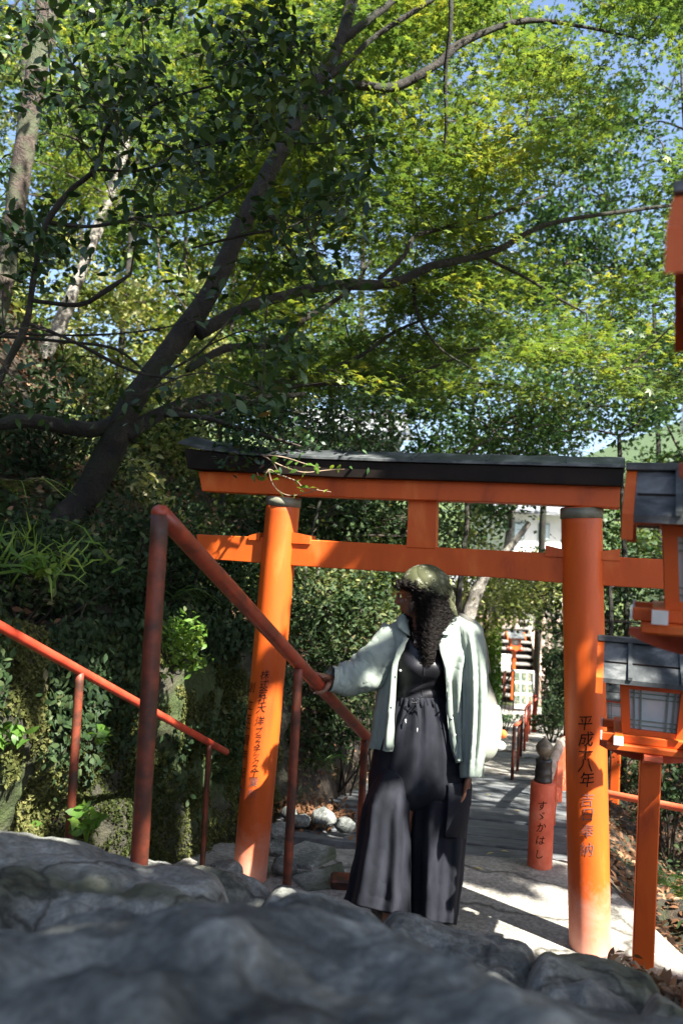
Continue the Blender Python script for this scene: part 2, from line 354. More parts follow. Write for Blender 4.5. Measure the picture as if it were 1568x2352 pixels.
# keep the near slope under the line of sight given by the crest of the stones
px_, py_, _w = proj(np.stack([X_, np.maximum(Y_, .3), np.full_like(X_, .5)], -1))
CREST = ([-400, 0, 150, 300, 430, 600, 790, 900, 1040, 1130, 1300, 1400, 1480, 1568, 2000],
         [1860, 1905, 1935, 1975, 1988, 2025, 2065, 2097, 2125, 2142, 2182, 2206, 2235, 2290, 2400])
def crest(px): return np.interp(px, *CREST)
def sight(px, Y, c=None):          # height of the sight line through picture height c at distance Y
    c = crest(px) if c is None else c
    d0 = FW[:, None] + CR[:, None] * ((np.atleast_1d(px).ravel() - 784) / F) - CU[:, None] * ((np.atleast_1d(c).ravel() - 1176) / F)
    return (CAM[2] + d0[2] / d0[1] * np.atleast_1d(Y).ravel()).reshape(np.shape(px))
m_ = (Y_ > .2) & (Y_ < 3.5) & (X_ > XL(Y_) + .0)
lim = sight(px_, Y_) - .05
Z_ = np.where(m_, np.minimum(Z_, lim), Z_)
V = np.stack([X_, Y_, Z_], -1).reshape(-1, 3); ny, nx = X_.shape
i_ = (np.arange(ny - 1)[:, None] * nx + np.arange(nx - 1)[None]).ravel()
o = mk_np('ground', V, np.stack([i_, i_ + 1, i_ + nx + 1, i_ + nx], 1), M['soil'], smooth=True); tag(o, kind='structure')

def strip(name, ys, offL, offR, mat, n=14, lift=.006, amp=.0, seed=0):
    yy = np.array(ys); rows = []
    for y in yy:
        a = XL(y) + offL; b = XR(y) + offR
        xs = np.linspace(a, b, n); P = np.stack([xs, np.full(n, y), np.zeros(n)], 1)
        z = pathz(y) + lift + amp * fbm(P * 1.6, 3, seed) + .012
        rows.append(np.stack([xs, np.full(n, y), z], 1))
    g = Geo().loft(rows, closed=False); o = g.build(name, mat, smooth=True); return tag(o, kind='structure')
strip('stone_pavement', np.linspace(3.2, 4.75, 26), .12, -.02, M['paving'], amp=.004)
strip('path', np.linspace(8.05, 19.8, 60), .0, -.1, M['paving'], amp=.02, n=20)
# plank deck of the little bridge: one surface of boards
deck = thing('footbridge', (.6, 6.2, -.2), 'weathered grey plank deck of the arched footbridge behind the woman', 'footbridge')
g = Geo(); y = 4.78; k = 0
while y < 8.05:
    w = .255 + .03 * random.random(); yc = y + w / 2
    a = XL(yc) + .05 if yc > 6 else -.45 + (yc - 4.7) * .3; b = XR(yc) - .12
    s_ = (pathz(yc + .1) - pathz(yc - .1)) / .2
    ax = np.array([[math.cos(-.13), math.sin(-.13), 0], [math.sin(.13), math.cos(.13), s_], [0, -s_, 1]])
    g.box(np.array([(a + b) / 2, yc, pathz(yc) + .004 + random.uniform(-.006, .006) - .015]), (b - a + .05 + random.uniform(-.03, .03), w - .030, .08), ax, bev=.004); y += w
g.build('plank_deck', M['plank'], deck)

# ------------------------------------------------------------------ stones of the stair, seen from above at close range
def slab(name, cr, Yc, a, x0, x1, Y0, Y1, mat, label, amp=.05, sc=3, seed=0, edge=.12, nx=90, ny=70, depth=.35, group=None):
    """a stone whose top follows picture heights cr at distance Yc; rounded edges, skirt down into the ground"""
    u = np.linspace(x0, x1, nx); y = np.linspace(Y0, Y1, ny); PX, YY = np.meshgrid(u, y)
    c = np.interp(PX, [p for p, _ in cr], [q for _, q in cr])
    Z = sight(PX, YY, c) - a * (YY - Yc) ** 2
    D = ray(0, 0)[None]
    dd = FW[None, None] + CR[None, None] * ((PX[..., None] - 784) / F) - CU[None, None] * ((c[..., None] - 1176) / F)
    Xw = dd[..., 0] / dd[..., 1] * YY
    P = np.stack([Xw, YY, Z], -1)
    n = fbm(P * sc, 5, seed) * amp - np.abs(fbm(P * sc * 1.5, 4, seed + 5)) * amp * .6 + fbm(P * sc * 7, 3, seed + 9) * amp * .12
    bulge = np.exp(-((YY - Yc) / (.25 * (Y1 - Y0))) ** 2)
    Z = Z + n * (1 - .6 * bulge)
    ex = np.clip(np.minimum((PX - x0), (x1 - PX)) / (x1 - x0) / edge, 0, 1); ey = np.clip(np.minimum(YY - Y0, Y1 - YY) / (Y1 - Y0) / edge, 0, 1)
    e = np.minimum(ex, ey); Z = Z - depth * (1 - np.sqrt(1 - (1 - e) ** 2)) 
    P = np.stack([Xw, YY, Z], -1).reshape(-1, 3)
    i = (np.arange(ny - 1)[:, None] * nx + np.arange(nx - 1)[None]).ravel()
    Fq = np.stack([i, i + 1, i + nx + 1, i + nx], 1)
    # skirt and base: a closed stone
    per = np.concatenate([np.arange(nx), np.arange(1, ny) * nx + nx - 1, (ny - 1) * nx + np.arange(nx - 2, -1, -1), np.arange(ny - 2, 0, -1) * nx])
    base = P[per].copy(); base[:, 2] -= depth; k = len(P); m = len(per)
    j = np.arange(m); sk = np.stack([per[j], k + j, k + (j + 1) % m, per[(j + 1) % m]], 1)
    cen = base.mean(0)[None]; V = np.concatenate([P, base, cen]); bt = np.stack([k + j, np.full(m, k + m), np.full(m, k + m), k + (j + 1) % m], 1)
    me = bpy.data.meshes.new(name); me.from_pydata(V.tolist(), [], Fq.tolist() + sk.tolist() + [(int(p), int(q), int(r)) for p, q, _, r in bt]); me.update()
    o = finish(name, me, mat, None, True); return tag(o, label, 'rock', group)
GR = 'stones of the stairway'
slab('boulder', [(-500, 2170), (0, 2140), (240, 2128), (420, 2082), (560, 2052), (700, 2046), (850, 2090), (1000, 2150), (1200, 2236), (1400, 2300), (1568, 2330), (2100, 2440)], 1.15, .36, -420, 2000, .35, 1.75, M['rock'],
     'huge dark grey blurred boulder filling the foreground under the viewer', .085, 2.9, 3, .08, 150, 120, .5)
slab('step_stone', [(-350, 1880), (0, 1905), (150, 1932), (300, 1972), (430, 1992), (620, 2040)], 2.35, .5, -330, 560, 1.75, 3.0, M['rock2'],
     'wide flat pale stone under the foot of the tall rusty rail post', .05, 4, 11, .10, 110, 80, .3, GR)
slab('step_stone', [(300, 1975), (430, 1983), (500, 1992), (560, 2004), (640, 2035), (700, 2050)], 2.75, .9, 395, 655, 2.55, 3.1, M['rock2'],
     'grey stone between the tall post and the left foot of the red gate', .05, 6, 21, .25, 60, 50, .25, GR)
slab('step_stone', [(560, 2030), (620, 2026), (700, 2046), (790, 2067), (860, 2085), (950, 2105)], 2.6, .8, 590, 905, 2.1, 3.0, M['rock2'],
     'pale edged stone just in front of the trouser hems', .04, 6, 31, .2, 70, 50, .25, GR)
slab('step_stone', [(820, 2090), (900, 2098), (1040, 2126), (1130, 2142), (1200, 2160), (1260, 2180), (1330, 2200)], 2.3, .8, 840, 1275, 1.8, 2.7, M['rock'],
     'rounded dark stone with pinkish patch below the right trouser leg', .05, 5, 41, .2, 90, 60, .3, GR)
slab('step_stone', [(1180, 2165), (1300, 2184), (1400, 2208), (1480, 2240), (1568, 2300), (1800, 2400)], 2.1, .7, 1190, 1560, 1.7, 2.6, M['rock2'],
     'grey stone in front of the right gate pillar', .05, 5, 51, .2, 80, 60, .3, GR)
slab('step_stone', [(1380, 2262), (1500, 2290), (1568, 2320), (1700, 2360)], 1.75, .8, 1440, 1760, 1.45, 2.1, M['rock2'],
     'small pale stone at the lower right corner beside the dry leaves', .05, 6, 61, .25, 60, 50, .3, GR)
def pebble(px, py, Y, r, seed, mat, name='edge_stone', flat=.6, label='', group='stones edging the paved yard'):
    c = W(px, py, Y); g0 = Geo().ell(np.zeros(3), (r, r * .8, r * flat), None, 24, 14); V = np.concatenate(g0.V)
    V = V * (1 + .28 * fbm(V / r * 1.1 + seed, 3, seed))[:, None] + c
    V[:, 2] = np.maximum(V[:, 2], c[2] - r * .5)
    g = Geo().add(V, g0.Fc); o = g.build(name, mat, None, True); return tag(o, label, 'stone', group)
for k, (px, py, Y, r, lb) in enumerate([
        (640, 1912, 4.9, .09, 'angular grey stone touching the gate post beside the ditch'), (628, 1955, 4.6, .10, 'grey stone right of the gate post foot'),
        (690, 1885, 5.1, .07, 'small stone at the bright leaf pile by the dark bank'), (742, 1878, 5.15, .09, 'stone at the right end of the bright leaf pile'),
        (652, 1990, 4.3, .08, 'low stone behind the middle rail post foot'), (515, 1998, 3.6, .07, 'small block stone left of the gate post foot'),
        (790, 1895, 5.0, .07, 'flat stone nearest the trousers on the dark bank'), (665, 1868, 5.2, .06, 'small pale stone behind the leaf pile')]):
    pebble(px, py, Y, r, k + 3, M['rock'], label=lb)
# irregular flagstone set in the paving with open joints
def flag(pts, label, h=.02, mat='rock2'):
    P = np.array([G(px, py, .012) for px, py in pts]); Q = P.copy(); Q[:, 2] += h; c = Q.mean(0)
    Q2 = c + (Q - c) * .96; Q2[:, 2] += .006
    g = Geo().loft([P, Q, Q2], caps=True); return tag(g.build('flagstone', M[mat]), label, 'flagstone', 'flagstones of the yard')
flag([(640, 1965), (700, 1940), (770, 1955), (772, 1972), (735, 1990), (715, 2000), (660, 1992)], 'pale irregular flagstone behind the middle rail post')
flag([(655, 2005), (712, 2008), (745, 1998), (785, 1985), (800, 2040), (700, 2050)], 'grey flagstone between the rail post foot and the trousers', .012)
flag([(1110, 1700), (1165, 1712), (1168, 1740), (1118, 1752)], 'dark slab at the far end of the plank deck') if False else None

# ================================================================== TORII
L0 = G(572, 2028, 0); Rr0 = G(1354, 2184, 0)
L0 = L0 + np.array([0, .02, 0])
TU = (Rr0 - L0); TU[2] = 0; SP = np.linalg.norm(TU); TU /= SP; TN = np.array([TU[1], -TU[0], 0])    # TN points to the camera side
if TN[1] > 0: TN = -TN
AXT = np.array([TU, -TN, [0, 0, 1.0]])
def PL(px, py, off=0.0):
    """picture point -> (u, z) in the plane of the gate shifted off metres towards the camera"""
    d = ray(px, py); p0 = L0 + TN * off; t = ((p0 - CAM) @ TN) / (d @ TN); P = CAM + d * t
    return (P - L0) @ TU, P[2]
def TP(u, z, off=0.0): return L0 + TU * u + TN * off + np.array([0, 0, z])
torii = thing('torii_gate', (L0 + Rr0) / 2, 'vermilion shrine gate with a black capped double lintel and two inscribed pillars', 'torii gate')
def pillar(pb, pt, r, ztop):
    ub, zb = PL(*pb); ut, zt = PL(*pt)
    B = TP(ub, 0); T = TP(ut, zt); d = (T - B) / (T[2] - B[2])
    B2 = B - d * .3; T2 = B + d * ztop
    n = 40; P = np.array([B2 + (T2 - B2) * t for t in np.linspace(0, 1, 30)])
    g = Geo().tube(P, r, n); o = g.build('pillar', M['pillar'], torii, True)
    g = Geo().tube(np.array([B + d * (ztop - .052), B + d * (ztop - .004)]), r + .004, n); g.build('top_band', M['collar'], o, True)
    return o, B, d
uL, zk = PL(652, 1141); uR, zk2 = PL(1335, 1166)
pilL, BL, dL_ = pillar((572, 2028), (652, 1141), .0895, zk)
pilR, BR, dR_ = pillar((1354, 2184), (1334, 1165), .0925, zk2)
def prism(name, top, bot, t0, t1, mat, parent=torii, n=60, smooth=False, edge=True):
    """beam in the gate's plane: picture polylines for its upper and lower edge (on its front face), depths t0..t1 to the camera side"""
    T = np.array([PL(*p, t1) for p in top]); B = np.array([PL(*p, t1) for p in bot])
    s = np.linspace(0, 1, n); sT = np.linspace(0, 1, len(T)); 
    Tt = np.stack([np.interp(s, (T[:, 0] - T[0, 0]) / (T[-1, 0] - T[0, 0]), T[:, i]) for i in (0, 1)], 1)
    Bb = np.stack([np.interp(s, (B[:, 0] - B[0, 0]) / (B[-1, 0] - B[0, 0]), B[:, i]) for i in (0, 1)], 1)
    e = .004; rings = []
    for k in range(n):
        (ut, zt), (ub, zb) = Tt[k], Bb[k]
        rings.append([TP(ub, zb + e, t1), TP(ub, zb, t1 - e), TP(ub, zb, t0 + e), TP(ub, zb + e, t0), TP(ut, zt - e, t0), TP(ut, zt, t0 + e), TP(ut, zt, t1 - e), TP(ut, zt - e, t1)])
    return Geo().loft(rings, caps=True).build(name, mat, parent)
# lower tie beam
prism('tie_beam', [(452, 1227), (600, 1234), (717, 1240), (933, 1252), (1003, 1257), (1252, 1270), (1423, 1280), (1530, 1285)],
      [(458, 1283), (683, 1300), (1003, 1320), (1129, 1326), (1288, 1339), (1385, 1345), (1530, 1353)], -.03, .03, M['red'])
# upper orange lintel
prism('lintel', [(457, 1082), (616, 1086), (784, 1096), (1003, 1100), (1129, 1104), (1424, 1114)],
      [(464, 1128), (616, 1135), (784, 1142), (952, 1148), (1129, 1153), (1421, 1167)], -.075, .085, M['red'])
prism('strut', [(938, 1140), (1002, 1142)], [(933, 1258), (999, 1261)], -.025, .036, M['red'], n=2)
for a, b in (((572, 1222), (596, 1241)), ((664, 1221), (712, 1250)), ((1252, 1252), (1296, 1280)), ((1374, 1258), (1423, 1288))):
    u0, z1 = PL(a[0], a[1], .04); u1, z0 = PL(b[0], b[1], .04)
    sl = .018 if a[0] in (572, 1374) else -.018
    g = Geo(); g.loft([[TP(u0, z0, .04), TP(u0, z0, -.04), TP(u0, z1 - max(sl, 0), -.04), TP(u0, z1 - max(sl, 0), .04)], [TP(u1, z0, .04), TP(u1, z0, -.04), TP(u1, z1 - max(-sl, 0), -.04), TP(u1, z1 - max(-sl, 0), .04)]], caps=True)
    g.build('wedge', M['red'], torii)
# black roof: fascia + sloping sheet metal on top
ft = [(424, 1029), (560, 1046), (712, 1055), (900, 1062), (1129, 1068), (1432, 1076)]
fb = [(431, 1076), (520, 1081), (616, 1088), (784, 1097), (1003, 1103), (1129, 1107), (1428, 1117)]
prism('black_cap', ft, fb, -.13, .135, M['black'])
def roofsheet():
    T = np.array([PL(*p, .135) for p in ft]); n = 60; us = np.linspace(T[0, 0] - .03, T[-1, 0] + .004, n)
    rings = []
    for k, u in enumerate(us):
        z = np.interp(u, T[:, 0], T[:, 1]) + (.018 * max(0, (T[0, 0] + .10 - u) / .13)) + .003; t = .002 * math.sin(k * .9)
        rings.append([TP(u, z, .150), TP(u, z + .012, .150), TP(u, z + .062 + t, .0), TP(u, z + .012, -.145), TP(u, z, -.145)])
    g = Geo().loft(rings, caps=True)
    for u in np.arange(us[0] + .2, us[-1], .36):          # standing seams
        z = np.interp(u, T[:, 0], T[:, 1])
        g.tube([TP(u, z + .018, .149), TP(u, z + .069, .0)], .004, 6)
    g.build('roof_sheet', M['roofmetal'], torii)
roofsheet()
# writing
def hit_cyl(px, py, B, d, r):
    dr = ray(px, py)
    for Y in np.arange(2.5, 6, .002):
        P = CAM + dr * (Y / dr[1]); c = B + d * (P[2] - B[2])
        v = P - c; v[2] = 0
        if np.linalg.norm(v) <= r: return P[2], math.atan2(v[1], v[0])
    return None
def glyph(ch):
    c = bpy.data.curves.new('g', 'FONT'); c.body = ch; c.resolution_u = 2
    o = bpy.data.objects.new('g', c); col.objects.link(o)
    dg = bpy.context.evaluated_depsgraph_get(); me = bpy.data.meshes.new_from_object(o.evaluated_get(dg))
    import bmesh
    bm = bmesh.new(); bm.from_mesh(me); bmesh.ops.triangulate(bm, faces=bm.faces[:])
    for _ in range(4):
        es = [e for e in bm.edges if e.calc_length() > .12]
        if not es: break
        bmesh.ops.subdivide_edges(bm, edges=es, cuts=1); bmesh.ops.triangulate(bm, faces=bm.faces[:])
    bm.to_mesh(me); bm.free()
    V = np.array([v.co for v in me.vertices]); Fc = [tuple(p.vertices) for p in me.polygons]
    bpy.data.objects.remove(o); bpy.data.curves.remove(c); bpy.data.meshes.remove(me)
    if not len(V): return None
    mn, mx = V.min(0), V.max(0); V = V[:, :2] - (mn[:2] + mx[:2]) / 2
    return V, Fc
def write(chars, B, d, r, mat, parent, lean=0, wob=.08):
    g = Geo()
    for ch, px, py, size in chars:
        gl = glyph(ch); h = hit_cyl(px, py, B, d, r)
        if gl is None or h is None: continue
        V, Fc = gl; z, a = h
        V = V.copy(); sh = random.uniform(-wob, wob); V[:, 0] += V[:, 1] * lean + .05 * np.sin(V[:, 1] * 5 + sh * 9); V[:, 1] += V[:, 0] * (.12 + sh)    # brushed slant
        X = V[:, 0] * size; Z = V[:, 1] * size * 1.05
        ang = a + X / r; zz = z + Z; c = B[None] + d[None] * (zz - B[2])[:, None]
        R = r + .002
        g.add(np.stack([c[:, 0] + R * np.cos(ang), c[:, 1] + R * np.sin(ang), zz], 1), Fc)
    return g.build('inscription', mat, parent)
A = '株式会社大洋プラスチックス工業所'; ay = [315, 405, 480, 550, 635, 755, 850, 920, 980, 1035, 1095, 1155, 1210, 1270, 1345, 1455]
B_ = '創立五十周年記念'; by = [435, 600, 740, 830, 940, 1080, 1250, 1430]
la = [(c, 501.8 + .24 * (446 - (y - 315) * .107), 1473.9 + .24 * y, .048 if c not in 'プラスチックス' else .040) for c, y in zip(A, ay)]
lb = [(c, 501.8 + .24 * (322 - (y - 435) * .108), 1473.9 + .24 * y, .056) for c, y in zip(B_, by)]
for q_ in (la[:14], lb[:7]): write(q_, BL, dL_, .0895, M['ink'], pilL)
for q_ in (la[14:], lb[7:]): write(q_, BL, dL_, .0895, M['inkfaded'], pilL)
rc = [(c, x, y, .068) for c, x, y in zip('平成十八年', (1343, 1345, 1344, 1344, 1347), (1661, 1697, 1728, 1758, 1790))]
write(rc, BR, dR_, .0925, M['ink'], pilR)
write([(c, x, y, .062) for c, x, y in zip('吉日奉納', (1348, 1349, 1348, 1346), (1836, 1871, 1908, 1950))], BR, dR_, .0925, M['inkfaded'], pilR)

# ================================================================== PIPE RAILS
def rail(name, A, C, posts, r, rp, mr, mp, label, cat='handrail', cap=True, group=None):
    t = thing(name, (posts[0][0][0], posts[0][0][1], posts[0][1]), label, cat, group)
    d = (C - A) / np.linalg.norm(C - A)
    P = np.concatenate([[A], [A + (C - A) * s for s in np.linspace(.0, 1, 24)[1:]]])
    Geo().tube(P, r, 20).build('rail_pipe', mr, t, True)
    for top, zb in posts:
        g = Geo(); P = np.array([[top[0], top[1], zb + (top[2] - zb) * s] for s in np.linspace(0, 1, 16)])
        g.tube(P, rp[0] if top is posts[0][0] else rp[1], 18)
        g.build('post', mp, t, True)
    return t
RA = W(368, 1178, 2.3); RC = W(850, 1702, 4.3)
def on_line(A, C, px):
    lo, hi = 0, 1
    for _ in range(40):
        m = (lo + hi) / 2
        if proj(A + (C - A) * m)[0] < px: lo = m
        else: hi = m
    return A + (C - A) * lo
RB = on_line(RA, RC, 686); RC2 = on_line(RA, RC, 838)
hr = rail('handrail', RA, RC, [(RA, float(W(305, 1985, 2.3)[2]) - .08), (RB - [0, 0, .01], float(W(652, 2050, RB[1])[2]) - .03), (RC2 - [0, 0, .01], .0)], .0275, (.0255, .019), M['rail'], M['rust'],
          'red pipe handrail on three rusty posts running down through the gate under the hand')
Geo().ell(RA + np.array([0, 0, .0]), (.0262, .0262, .024), None, 20, 12).build('end_cap', M['rail'], hr, True)
Geo().box(np.array([RC2[0] - .03, RC2[1], .03]), (.22, .12, .06), None, bev=.01).build('base_block', M['rust'], hr)
QA = W(-120, 1372, 2.35); QC = W(520, 1727, 4.45)
Q1 = on_line(QA, QC, 184); Q2 = on_line(QA, QC, 481)
rail('handrail', QA, QC, [(Q1, float(W(150, 1965, Q1[1])[2])), (Q2, float(W(460, 2000, Q2[1])[2]))], .0175, (.0165, .0145), M['rail2'], M['rust'], 'thin bright red handrail sloping down beside the mossy rock wall')

# ================================================================== LANTERNS
def lantern():
    t = thing('lantern', (0, 0, 0), None, None)
    g = Geo().box(np.array([0, 0, .28]), (.085, .085, 1.24), None, bev=.006); g.build('post', M['red'], t)
    # boat-shaped bracket beams crossing on top of the post, tray above
    g = Geo()
    for ax in (np.eye(3), np.array([[0, 1, 0], [-1, 0, 0], [0, 0, 1.0]])):
        w = .21; rings = []
        for u in np.linspace(-w, w, 13):
            lo = .862 + .045 * (abs(u) / w) ** 2.2; rings.append(np.array([(u, -.035, lo), (u, .035, lo), (u, .035, .925), (u, -.035, .925)]) @ ax)
        g.loft(rings, caps=True)
    g.build('bracket', M['pale_red'], t)
    g = Geo().box(np.array([0, 0, .940]), (.36, .36, .028), None, bev=.005)
    for s in (-1, 1):
        g.box(np.array([0, s * .135, .972]), (.40, .036, .034), None, bev=.003)
        g.box(np.array([s * .135, 0, .976]), (.036, .40, .034), None, bev=.003)
    tr = g.build('tray', M['red'], t)
    for sx in (-1, 1):
        for sy in (-1, 1):
            Geo().box(np.array([sx * .135, sy * .202, .972]), (.038, .006, .036)).build('beam_end', M['white'], tr); Geo().box(np.array([sx * .203, sy * .135, .976]), (.006, .038, .036)).build('beam_end', M['white'], tr)
    # body frame, tapering to the foot
    def cor(sx, sy, z): w = .105 + (z - .99) / .24 * .014; return np.array([sx * w, sy * w, z])
    g = Geo()
    for sx in (-1, 1):
        for sy in (-1, 1):
            a, b = cor(sx, sy, .985), cor(sx, sy, 1.235); q = .017
            g.loft([[a + (-q, -q, 0), a + (q, -q, 0), a + (q, q, 0), a + (-q, q, 0)], [b + (-q, -q, 0), b + (q, -q, 0), b + (q, q, 0), b + (-q, q, 0)]], caps=True)
    for z, h, w in ((1.000, .026, .19), (1.222, .030, .215)):
        for s in (-1, 1):
            y = .105 + (z - .99) / .24 * .014
            g.box(np.array([0, s * y, z]), (w, .028, h)); g.box(np.array([s * y, 0, z]), (.028, w, h))
    g.box(np.array([0, 0, 1.243]), (.285, .285, .016)); g.build('frame', M['red'], t)
    for k in range(4):
        R = np.array([[math.cos(k * PI / 2), math.sin(k * PI / 2), 0], [-math.sin(k * PI / 2), math.cos(k * PI / 2), 0], [0, 0, 1]])
        g = Geo(); g.loft([np.array([(-.088, -.098, 1.012), (-.088, -.094, 1.012), (.088, -.094, 1.012), (.088, -.098, 1.012)]) @ R, np.array([(-.1, -.110, 1.208), (-.1, -.106, 1.208), (.1, -.106, 1.208), (.1, -.110, 1.208)]) @ R], caps=True)
        w = g.build('pane', M['glass'], t)
        g = Geo()
        for x in (-.072, -.048, .048, .072): g.loft([np.array([(x - .003, -.106, 1.012), (x - .003, -.098, 1.012), (x + .003, -.098, 1.012), (x + .003, -.106, 1.012)]) @ R, np.array([(x * 1.12 - .003, -.118, 1.208), (x * 1.12 - .003, -.110, 1.208), (x * 1.12 + .003, -.110, 1.208), (x * 1.12 + .003, -.118, 1.208)]) @ R], caps=True)
        for z in (1.032, 1.055, 1.165, 1.188):
            y = -.104 - (z - 1.012) * .06; g.box(np.array([0, y, z]) @ R, (.19, .006, .006), R)
        g.build('lattice', M['lattice'], w)
    # gabled roof: ridge along x
    hw, ry, ez, rz = .205, .215, 1.262, 1.475
    g = Geo()
    for s in (-1, 1):
        rings = []
        for x in (-hw, hw):
            pr = [(0, rz), (s * .06, rz - .045), (s * .135, rz - .125), (s * ry, ez), (s * ry, ez - .022), (s * .13, rz - .155), (0, rz - .03)]
            rings.append([(x, y, z) for y, z in pr])
        g.loft(rings, caps=True)
    rf = g.build('roof', M['roofmetal'], t)
    g = Geo(); g2 = Geo()
    for s in (-1, 1):
        for x in (-.108, .092):
            g.loft([[(x + a, y + 0, z + .001), (x + a, y, z + .020), (x + a + .016, y, z + .020), (x + a + .016, y, z + .001)] for a in (0,) for y, z in ((s * .01, rz), (s * .06, rz - .045), (s * .135, rz - .125), (s * (ry + .006), ez))], caps=True)
        if True:
            y, z = s * .135, rz - .125; g2.box(np.array([0, y, z + .003]), (2 * hw - .01, .010, .008))
    g.build('seam', M['roofmetal'], rf)
    g2.build('joint_line', M['black'], rf)
    Geo().box(np.array([0, 0, rz + .010]), (2 * hw + .06, .06, .034), None, bev=.004).build('ridge_cap', M['roofmetal'], rf)
    g = Geo()
    for x in (-hw - .014, hw + .014):                       # bargeboards
        for s in (-1, 1):
            g.loft([[(x - .0135, y, z), (x + .0135, y, z), (x + .0135, y, z - .075), (x - .0135, y, z - .075)] for y, z in ((0, rz + .004), (s * .06, rz - .041), (s * .135, rz - .121), (s * (ry + .010), ez + .002))], caps=True)
    g.box(np.array([0, .1, 1.256]), (.44, .02, .018)); g.box(np.array([0, -.1, 1.256]), (.44, .02, .018))
    g.build('bargeboard', M['red'], rf)
    for o in [t] + list(t.children_recursive):               # flatten the upper part to the measured height
        if o.type == 'MESH':
            for v in o.data.vertices:
                if v.co.z > 1.262: v.co.z = 1.262 + (v.co.z - 1.262) * .74
                if v.co.z > .985: v.co.z = .985 + (v.co.z - .985) * .86
    return t
def copy_tree(o, parent=None):
    c = o.copy(); col.objects.link(c)
    if parent is not None: c.parent = parent
    for ch in list(o.children): copy_tree(ch, c)
    return c
proto = lantern()
bpy.context.view_layer.update()
yaw = math.atan2(TU[1], TU[0])
pz = W(1487, 1740, 3.2)
LN = [((pz[0] + .01, 3.2, .195), yaw, .93, 'latticed vermilion lantern under a grey metal roof, standing beside the right gate pillar'),
      ((.93, 1.97, .765), yaw - .05, .93, 'tall vermilion lantern cut by the right edge at the lintel end'),
      ((.672, 1.09, 1.085), yaw - .1, .93, 'nearest lantern, only its dark brown gable showing high at the right edge'),
      ((W(1415, 1700, 8.0)[0], 8.0, -.83), yaw - .1, 1, 'sunlit lantern half hidden behind the lattice lantern and the right pillar'),
      ((W(1180, 1500, 20)[0], 20.0, -1.62), 0, 1, 'small distant lantern on an orange post in front of the far stairs')]
for k, (lc, rz_, s, lb_) in enumerate(LN):
    o = proto if k == 0 else copy_tree(proto)
    o.location = lc; o.rotation_euler = (0, 0, rz_); o.scale = (s,) * 3; tag(o, lb_, 'lantern', 'vermilion shrine lanterns')

# ================================================================== BRIDGE POSTS AND BALUSTRADE
def bpost(c, h, r, label, text=None):
    t = thing('bridge_post', c, label, 'bridge post', 'vermilion posts of the footbridge')
    g = Geo().lathe([(r * .98, -.1), (r * 1.0, .0), (r, h - .01), (r * .9, h)], c, n=36); b = g.build('shaft', M['pale_red'], t, True)
    k = r / .07
    g = Geo().lathe([(.050 * k, h - .005), (.052 * k, h + .012), (.048 * k, h + .02), (.048 * k, h + .045), (.050 * k, h + .055), (.046 * k, h + .065), (.045 * k, h + .105), (.048 * k, h + .115), (.048 * k, h + .125), (.040 * k, h + .13)], c, n=36); g.build('metal_collar', M['giboshi'], t, True)
    z = h + .13
    g = Geo().lathe([(.030 * k, z), (.026 * k, z + .012), (.034 * k, z + .022), (.048 * k, z + .045), (.050 * k, z + .065), (.040 * k, z + .085), (.020 * k, z + .103), (.008 * k, z + .118), (.001, z + .130)], c, n=32); g.build('onion_finial', M['bronzelight'], t, True)
    return t, b
c1 = G(1245, 2006, 0); c1[1] += .07
bp1, bs1 = bpost(c1, .49, .0695, 'short vermilion post with brush writing and bronze onion finial beside the right gate pillar')
c2 = W(1302, 1755, 7.6); c2[2] = -.43
bpost(c2, .50, .0695, 'farther bridge post with dark collar, mostly hidden behind the right gate pillar')
write([(c, x, y, .055) for c, x, y in zip('すゞかはし', (1244, 1243, 1242, 1241, 1239), (1851, 1874, 1900, 1930, 1962))], c1, np.array([0, 0, 1.0]), .0698, M['ink'], bs1, wob=.15)
bal = thing('balustrade', (c1 + c2) / 2, 'weathered reddish bridge railing running back from the short bridge post', 'bridge railing')
for h0, h1, w, n_ in ((.42, .45, .085, 'top_rail'), (.10, .12, .07, 'lower_rail')):
    P = np.array([c1 + (c2 - c1) * s + np.array([.0, 0, (h0 * (1 - s) + h1 * s) + .10 * math.sin(s * PI) + (.10 * max(0, 1 - s / .12) if h0 > .3 else 0)]) for s in np.linspace(.03, .97, 20)])
    Geo().tube(P, w / 2, 12, flat=.8).build(n_, M['palewood'] if h0 > .3 else M['pale_red'], bal, True)
for s in (.25, .5, .75):
    b = c1 + (c2 - c1) * s; Geo().box(b + np.array([0, 0, .25 + .09 * math.sin(s * PI)]), (.06, .06, .42), None, bev=.004).build('baluster', M['pale_red'], bal)

# red pipe fence on the right slope
fA = W(1392, 1822, 4.55); fB = W(1720, 1888, 4.0)
fz = thing('pipe_fence', (fA + fB) / 2, 'low horizontal red pipe fence behind the lattice lantern', 'pipe fence')
Geo().tube(np.array([fA + (fB - fA) * s for s in np.linspace(-.25, 1, 12)]), .020, 14).build('rail_pipe', M['pale_red'], fz, True)
for s in (-.2, .93):
    p = fA + (fB - fA) * s; Geo().tube(np.array([p + [0, 0, -.9], p + [0, 0, .0]]), .018, 12).build('post', M['pale_red'], fz, True)

